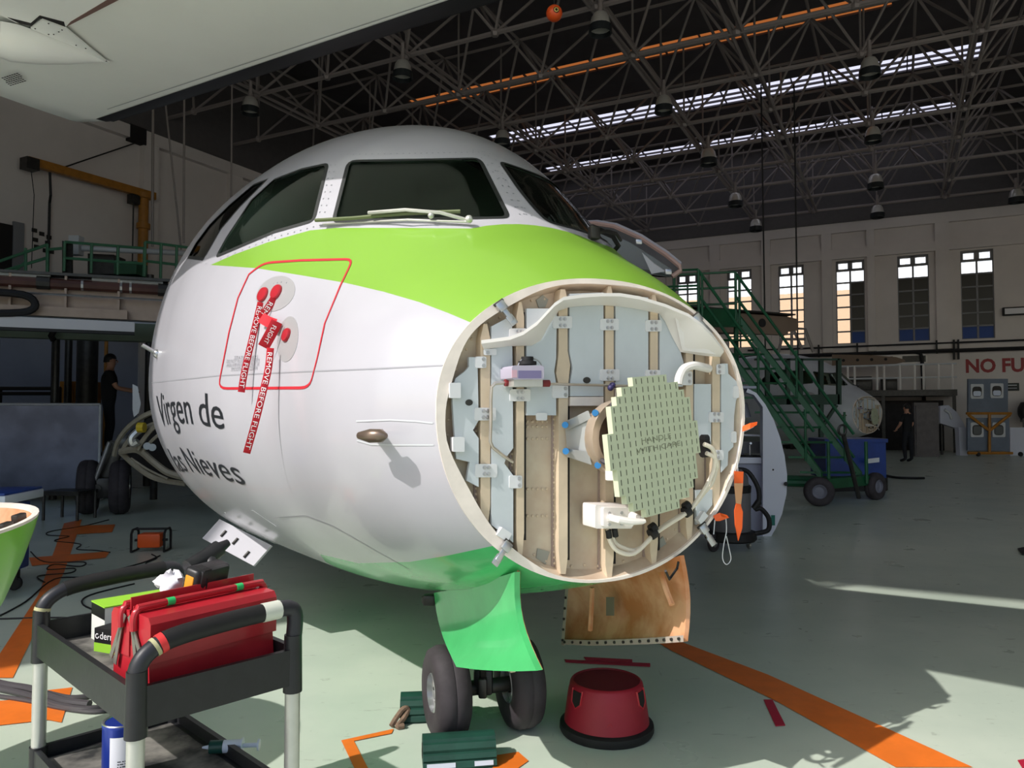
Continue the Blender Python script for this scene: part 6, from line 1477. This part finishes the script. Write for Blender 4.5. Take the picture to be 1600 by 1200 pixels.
# ---- vacuum cleaner
vb = onz(1148, 862); vb.y -= .0
vc = thing('vacuum_cleaner', 'grey drum wet vacuum cleaner with a black hose below the nose rim', 'vacuum cleaner', vb)
hb = vb + V((0, .15, 0)); zt_ = at(1150, 750, hb.y).z; 
O('drum', MB().lathe([(.2, .17), (.215, .2), (.22, zt_ - .12), (.215, zt_ - .1)], hb, UP, 24), mat('vacuum_grey', (110, 108, 112), .5), vc)
O('head_band', MB().lathe([(.222, zt_ - .13), (.226, zt_ - .06), (.21, zt_ - .05)], hb, UP, 24), M_black, vc)
O('motor_head', MB().lathe([(.2, zt_ - .06), (.19, zt_ + .04), (.14, zt_ + .12), (.05, zt_ + .15), (.001, zt_ + .15)], hb, UP, 24, ends=False), mat('vacuum_grey', (110, 108, 112), .5), vc)
O('base_dolly', MB().lathe([(.26, .1), (.28, .12), (.27, .2), (.22, .21)], hb, UP, 20), M_black, vc)
wheel(hb + V((-.23, -.16, .1)), V((.7, -.7, 0)).normalized(), .1, .05, .05, vc, 'rear_wheel')
O('caster', MB().lathe([(.035, -.012), (.045, 0), (.035, .012)], onz(1170, 858) + UP * .045, V((1, .3, 0)), 14).box(onz(1170, 858) + UP * .1, (.04, .04, .08)), M_steel, vc)
O('hose', MB().tube([hb + V((.05, -.05, zt_ + .12)), hb + V((.17, -.08, zt_ + .1)), hb + V((.27, -.1, zt_ - .06)), hb + V((.28, -.12, zt_ - .2)), hb + V((.24, -.12, zt_ - .3)), hb + V((.3, -.12, zt_ - .3)), hb + V((.38, -.12, zt_ - .4)), hb + V((.38, -.12, zt_ - .52)), hb + V((.3, -.12, .2)), hb + V((.18, -.1, .18))], .026, 10, smooth=5), M_black, vc)
O('hose_elbow', MB().cyl(hb + V((.22, -.12, zt_ - .3)), hb + V((.28, -.12, zt_ - .22)), .034, n=10), M_black, vc)
# ---- second airliner in the background: copy of the first
bgp = copy_tree(plane)
DROP = ('wing', 'nose_gear_door', 'cargo_door', 'belly_hatch', 'name_lettering', 'warning_lettering', 'main_wheel', 'main_axle', 'main_leg', 'main_leg_actuator', 'pod_frame', 'pod_gap_shade', 'pod_hole', 'pod_duct', 'yellow_cap', 'pod_fairing', 'static_port_outline', 'hatch_stay', 'hatch_frame', 'door_stay', 'bay_wall', 'bay_bracket', 'hinge', 'clip_plate', 'web_rivets', 'rivets', 'vent_hose', 'edge_box', 'wiper_linkage', 'panel_seam', 'probe_fairing_seam')
gone = [c for o in bgp.children if o.name.split('.')[0] in DROP for c in [o] + list(o.children_recursive)]
for c in gone: bpy.data.objects.remove(c)
bgp['label'] = 'white airliner without radome in the dim background, right of the stairs'
bd = 22.6; bpos = at(1353, 651, bd); bgp.location = (bpos.x, bpos.y, 0); bgp.rotation_euler = (0, 0, rad(27))
for c in bgp.children:
    if c.name.startswith('fuselage_skin'):
        for s in c.material_slots[1:]: s.link = 'OBJECT'; s.material = M_white
        c.material_slots[0].link = 'OBJECT'; c.material_slots[0].material = M_wgrey
        for s in c.material_slots[1:]: s.material = M_wgrey
# docking frame round it
df = thing('aircraft_dock', 'dark green dock frame round the background airliner', 'dock', onz(1290, 722))
gz = lambda x, y, d=20.2: at(x, y, d)
M_dg = mat('dock_dark_green', (30, 62, 46), .5)
O('dock_beam', MB().prism([gz(1195, 618), gz(1312, 616), gz(1312, 632), gz(1195, 632)], V((0, .3, 0))), M_dg, df)
for x in (1312, 1284, 1252, 1232, 1200): O('dock_post', MB().prism([gz(x - 3, 560), gz(x + 3, 560), V((gz(x + 3, 700).x, 20.2, 0)) if x in (1284, 1200) else gz(x + 3, 632), V((gz(x - 3, 700).x, 20.2, 0)) if x in (1284, 1200) else gz(x - 3, 632)], V((0, .12, 0))), M_dg, df)
O('dock_rail', MB().prism([gz(1180, 560), gz(1312, 560), gz(1312, 563), gz(1180, 563)], V((0, .1, 0))), M_dg, df)
O('dock_strut', MB().prism([gz(1306, 632), gz(1310, 634), gz(1288, 668), gz(1284, 666)], V((0, .1, 0))), M_dg, df)
for pts in ([(1215, 555), (1225, 516), (1240, 513), (1258, 514), (1271, 550)], [(1222, 530), (1258, 530)], [(1237, 555), (1237, 516)], [(1240, 515), (1253, 545)]): O('top_rail', MB().tube([gz(x, y, 21) for x, y in pts], .04, 6), M_truss, df)
# blue tank
bt_ = thing('blue_tank', 'large blue box tank on the floor behind the stairs', 'tank', onz(1330, 762))
a = at(1290, 692, 14.4); b = at(1384, 692, 14.6); MBt = lambda p, z: V((p.x, p.y, z))
O('tank_body', MB().prism([MBt(a, .25), MBt(b, .25), MBt(b, a.z), MBt(a, a.z)], V((.1, 1.0, 0))), M_blue, bt_)
O('tank_rim', MB().prism([MBt(a, a.z) - V((.03, .03, 0)), MBt(b, a.z) + V((.03, -.03, 0)), MBt(b, a.z + .07) + V((.03, -.03, 0)), MBt(a, a.z + .07) - V((.03, .03, 0))], V((.1, 1.05, 0))), M_blue, bt_)
O('tank_label', MB().prism([at(x, y, 14.35) for x, y in ((1356, 717), (1374, 715), (1374, 722), (1356, 724))], V((0, .01, 0))), M_wgrey, bt_)
O('tank_foot', MB().prism([MBt(a, 0), MBt(b, 0), MBt(b, .25), MBt(a, .25)], V((.1, .15, 0))), M_black, bt_)
# black tarp scraps on the floor
tag(O('black_hose', MB().tube([onz(x, y, .03) for x, y in ((1384, 743), (1400, 746), (1425, 747), (1444, 747))], .03, 6, smooth=3), M_black), 'flat black hose on the floor right of the stairs', 'hose')
tag(O('black_scrap', MB().slab([[onz(1590, 858, .01), onz(1600, 856, .03)], [onz(1596, 866, .02), onz(1612, 866, .01)]], UP * .01), M_black), 'small black rag on the floor at the right edge', 'rag')
# grey cabinet
gc_ = onz(1448, 716); gcb = thing('tall_cabinet', 'dark grey tall metal cabinet near the back wall', 'cabinet', gc_)
ca_, cb2 = onz(1430, 714), onz(1468, 714); zc_ = at(1448, 629, ca_.y).z
O('carcass', MB().prism([ca_, cb2, V((cb2.x, cb2.y, zc_)), V((ca_.x, ca_.y, zc_))], V((.3, .7, 0))), mat('cabinet_grey', (104, 98, 98), .5, var=.2), gcb)
O('cabinet_door', MB().prism([ca_.lerp(cb2, .05) + UP * .1 - V((0, .03, 0)), ca_.lerp(cb2, .95) + UP * .1 - V((0, .03, 0)), ca_.lerp(cb2, .95) + UP * (zc_ - .1) - V((0, .03, 0)), ca_.lerp(cb2, .05) + UP * (zc_ - .1) - V((0, .03, 0))], V((0, .03, 0))), mat('cabinet_grey', (104, 98, 98), .5, var=.2), gcb)
# window test panels on an ochre rack
rk = onz(1545, 713); rd = rk.y; rack = thing('panel_rack', 'ochre wheeled rack holding two grey cabin window panels', 'rack', rk)
M_pan = mat('panel_blue_grey', (112, 122, 138), .5, var=.15, scale=2)
rp_ = lambda x, y, o=0.0: at(x, y, rd + o)
for (x0, y0_, x1, y1_), wins in (((1513, 592, 1575, 645), ((1527, 612), (1558, 611))), ((1512, 653, 1577, 704), ((1527, 672), (1561, 672)))):
    pp_ = O('window_panel', MB().prism([rp_(x0, y0_), rp_(x1, y0_), rp_(x1, y1_), rp_(x0, y1_)], V((0, .08, 0))), M_pan, rack)
    for x, y in wins:
        wf = O('cabin_window_frame', MB().prism([rp_(*q, -.04) for q in roundc(rect(x - 10, y - 12, x + 10, y + 11), 2)], V((0, .04, 0))), M_wgrey, pp_)
        O('cabin_window', MB().prism([rp_(*q, -.06) for q in roundc(rect(x - 7, y - 8, x + 7, y + 8), 5)], V((0, .03, 0))), M_gunmetal, wf)
        O('window_blind', MB().prism([rp_(*q, -.075) for q in roundc(rect(x - 6, y - 1 if y < 640 else y - 6, x + 6, y + 7), 3)], V((0, .02, 0))), mat('blind_pale', (214, 222, 240), .4) if y < 640 else mat('blind_dull', (96, 98, 98), .5), wf)
for pts in ([(1510, 646), (1580, 646)], [(1513, 648), (1546, 673), (1546, 707)], [(1578, 648), (1546, 673)], [(1546, 646), (1546, 673)], [(1512, 708), (1582, 708)]): O('rack_tube', MB().tube([rp_(x, y, -.1) for x, y in pts], .05, 6), M_yellow, rack)
for x in (1515, 1580): p = onz(x, 712); O('caster', MB().ball((p.x, rd - .1, .08), .08, 8, 6), M_black, rack)
# white cowl panels beside the rack
for n_, (pts, lab) in enumerate((([(1498, 668), (1512, 668), (1512, 705), (1500, 705)], 'white panel leaning left of the window panel rack'), ([(1578, 668), (1640, 668), (1640, 706), (1578, 706)], 'long white panel at the right edge behind the window panel rack'), ([(1469, 635), (1482, 633), (1496, 645), (1506, 662), (1509, 670), (1500, 671), (1469, 661)], 'white curved cowling on a trestle left of the window panel rack'))):
    t = thing('cowl_panel' if n_ < 2 else 'cowling', lab, 'panel' if n_ < 2 else 'cowling', onz(sum(p[0] for p in pts) / len(pts), 705))
    dd = rd + (.5 if n_ < 2 else 1.0); P = [at(x, y, dd) for x, y in pts]
    if n_ < 2:
        for p in P:
            if p.z < .3: p.z = 0.0
    O('shell', MB().prism(P, V((0, .25, 0))), M_lav, t)
    if n_ == 2:
        for x in (1471, 1502): O('trestle_leg', MB().cyl(at(x, 662, dd + .1), V((at(x, 662, dd + .1).x, dd + .1, 0)), .04), M_gunmetal, t)
        O('inner_rib', MB().tube([at(1476, 640, dd - .05), at(1484, 646, dd - .05), at(1487, 655, dd - .05)], .05, 6), M_wgrey, t)
# mezzanine with railing on the back wall, lamp sign, other things
mz = thing('mezzanine', 'dark railed storage mezzanine under the conduits on the back wall', 'platform', MW @ V((18, -1.2, 0)))
mzz = lambda s, q, z: MW @ V((s, q, z))
O('mezzanine_deck', MB(MW).b2((15.0, -2.0, 2.15), (20.9, -.1, 2.38)), M_gunmetal, mz)
for s in (15.0, 16.6, 18.4, 20.8): O('support_leg', MB(MW).b2((s - .06, -1.9, 0), (s + .06, -1.8, 2.15)), M_gunmetal, mz)
for s in (15, 15.5, 16.0, 16.6, 17.15, 17.4, 18.2, 18.45, 19, 19.5, 19.8, 20.3, 20.75): O('rail_post', MB(MW).cyl((s, -1.95, 2.38), (s, -1.95, 3.35), .045, n=6), M_white2, mz)
for z in (2.85, 3.35): O('rail', MB(MW).cyl((15, -1.95, z), (20.9, -1.95, z), .04, n=6), M_wgrey, mz)
for s0, s1, z1, m in ((15.6, 16.3, 3.05, M_black), (17.0, 18.0, 2.95, M_gunmetal), (18.3, 18.9, 2.9, M_gunmetal)): O('stored_crate', MB(MW).rbox(((s0 + s1) / 2, -1.2, (2.38 + z1) / 2), (s1 - s0, .7, z1 - 2.38), .03), m, mz)
for s in (16.9, 17.6): O('brace', MB(MW).cyl((s, -1.85, 2.15), (s + .6, -.3, 1.3), .05, n=6), M_gunmetal, mz)
vt = thing('vent_window', 'long narrow white framed vent window above the mezzanine rail', 'vent', MW @ V((19, -.05, 3.5)))
O('vent_frame', MB(MW).b2((17.9, -.08, 3.5), (20.0, -.01, 3.56)).b2((17.9, -.08, 3.82), (20.0, -.01, 3.87)).b2((19.94, -.08, 3.5), (20.0, -.01, 3.87)).b2((17.9, -.08, 3.5), (17.96, -.01, 3.87)).b2((18.75, -.07, 3.5), (19.1, -.01, 3.87)), M_white2, vt)
for a_, b_ in ((17.96, 18.75), (19.1, 19.94)): O('vent_pane', MB(MW).b2((a_, -.05, 3.56), (b_, -.02, 3.82)), M_gunmetal, vt)
pw_ = lambda x, y: onpl(x, y, MW @ V((0, -1.95, 0)), Vh)
wp = [pw_(x, y) for x, y in ((1300, 557), (1360, 558), (1400, 561), (1413, 565), (1415, 568), (1400, 571), (1360, 573), (1300, 574))]
zmin = min(p.z for p in wp); wp = [p + UP * (3.392 - zmin) for p in wp]
ap_ = thing('aerofoil_panel', 'dark tapered wing edge panel resting along the top rail of the mezzanine', 'panel', wp[0])
O('panel_skin', MB().prism(wp, Vh * .25), mat('spar_dark', (122, 102, 86), .6), ap_)
for x in (1318, 1340, 1362, 1384): p = pw_(x, 566); p.z = 3.392 + .2; O('lightening_hole', MB().cyl(p - Vh * .01, p + Vh * .002, .06, n=10), M_dark, ap_)
sn = thing('wall_light', 'white rectangular floodlight in a black frame high on the back wall', 'lamp', MW @ V((22.9, -.1, 5.4)))
O('lamp_housing', MB(MW).rbox((23.0, -.12, 5.42), (.85, .16, .32), .03), M_black, sn)
O('lamp_face', MB(MW).b2((22.65, -.21, 5.31), (23.35, -.19, 5.53)), mat('lamp_glass_pale', (216, 214, 220), .3), sn)
pq = thing('wall_sign', 'small dark lettered plate on the wall right of the window panel rack', 'sign', MW @ V((22.8, -.05, 2.9)))
O('plate', MB(MW).rbox((22.8, -.03, 2.5), (.55, .04, .3), .01), mat('plate_dark', (40, 46, 42), .5), pq)
tx = MB(); kk = .42 / textw('SALIDA', 1)
for zz, ww in ((2.535, .42), (2.43, .38)): pass
O('plate_lines', MB(MW).b2((22.6, -.056, 2.55), (23.0, -.051, 2.58)).b2((22.6, -.056, 2.44), (23.0, -.051, 2.46)), M_wgrey, pq)
eg = thing('engine_stand', 'dark covered engine on a stand at the right edge by the wall', 'engine', MW @ V((23.3, -1.0, 0)))
O('engine_core', MB(MW).lathe([(.15, -.7), (.35, -.6), (.42, -.1), (.38, .4), (.2, .6)], (23.6, -1.0, 1.55), (1, 0, 0), 14), M_black, eg)
O('engine_cover', MB(MW).ball((23.5, -1.0, 1.85), .35, 10, 7), M_black, eg)
O('stand_frame', MB(MW).b2((23.0, -1.4, 0), (23.1, -1.3, 1.3)).b2((24.1, -1.4, 0), (24.2, -1.3, 1.3)).b2((23, -1.4, 1.15), (24.2, -.6, 1.25)), M_gunmetal, eg)
# dark workbench clutter under the mezzanine
wbn = thing('workbench', 'dark cluttered workbench under the mezzanine by the back wall', 'workbench', MW @ V((17, -1.2, 0)))
O('bench_top', MB(MW).b2((14.5, -1.7, .9), (17.6, -.6, .98)), M_gunmetal, wbn)
for s in (14.6, 17.5): O('bench_leg', MB(MW).b2((s - .05, -1.65, 0), (s + .05, -1.55, .9)), M_black, wbn)
O('bench_cabinet', MB(MW).rbox((15.2, -1.15, .45), (1.0, .8, .88), .02), M_black, wbn)
O('dark_backing', MB(MW).rbox((17.3, -.5, 1.0), (6.4, .3, 1.98), .02), mat('backing_dark', (46, 40, 42), .7, var=.5, scale=3), wbn)  # dark panel added to paint in the gloom under the mezzanine
O('bench_clutter', MB(MW).rbox((15.3, -1.1, 1.15), (.5, .4, .34), .05).rbox((16.4, -1.0, 1.1), (.6, .4, .24), .06).rbox((17.1, -1.2, 1.2), (.3, .3, .44), .05), mat('rust_red_clutter', (104, 54, 48), .7), wbn)
# roof rods hanging above the stairs
for k, (x, y0_, y1_, lab) in enumerate(((1243, 305, 575, 'thin black rod hanging from the roof in front of the second tall window'), (1192, 360, 556, 'thin black rod hanging just right of the stairs head'))):
    a, b = at(x, y0_, 19.5), at(x + 4, y1_, 19.5); a.z = 10.1
    tag(O('hanging_rod', MB().cyl(a, b, .02, n=6), M_black), lab, 'rod')
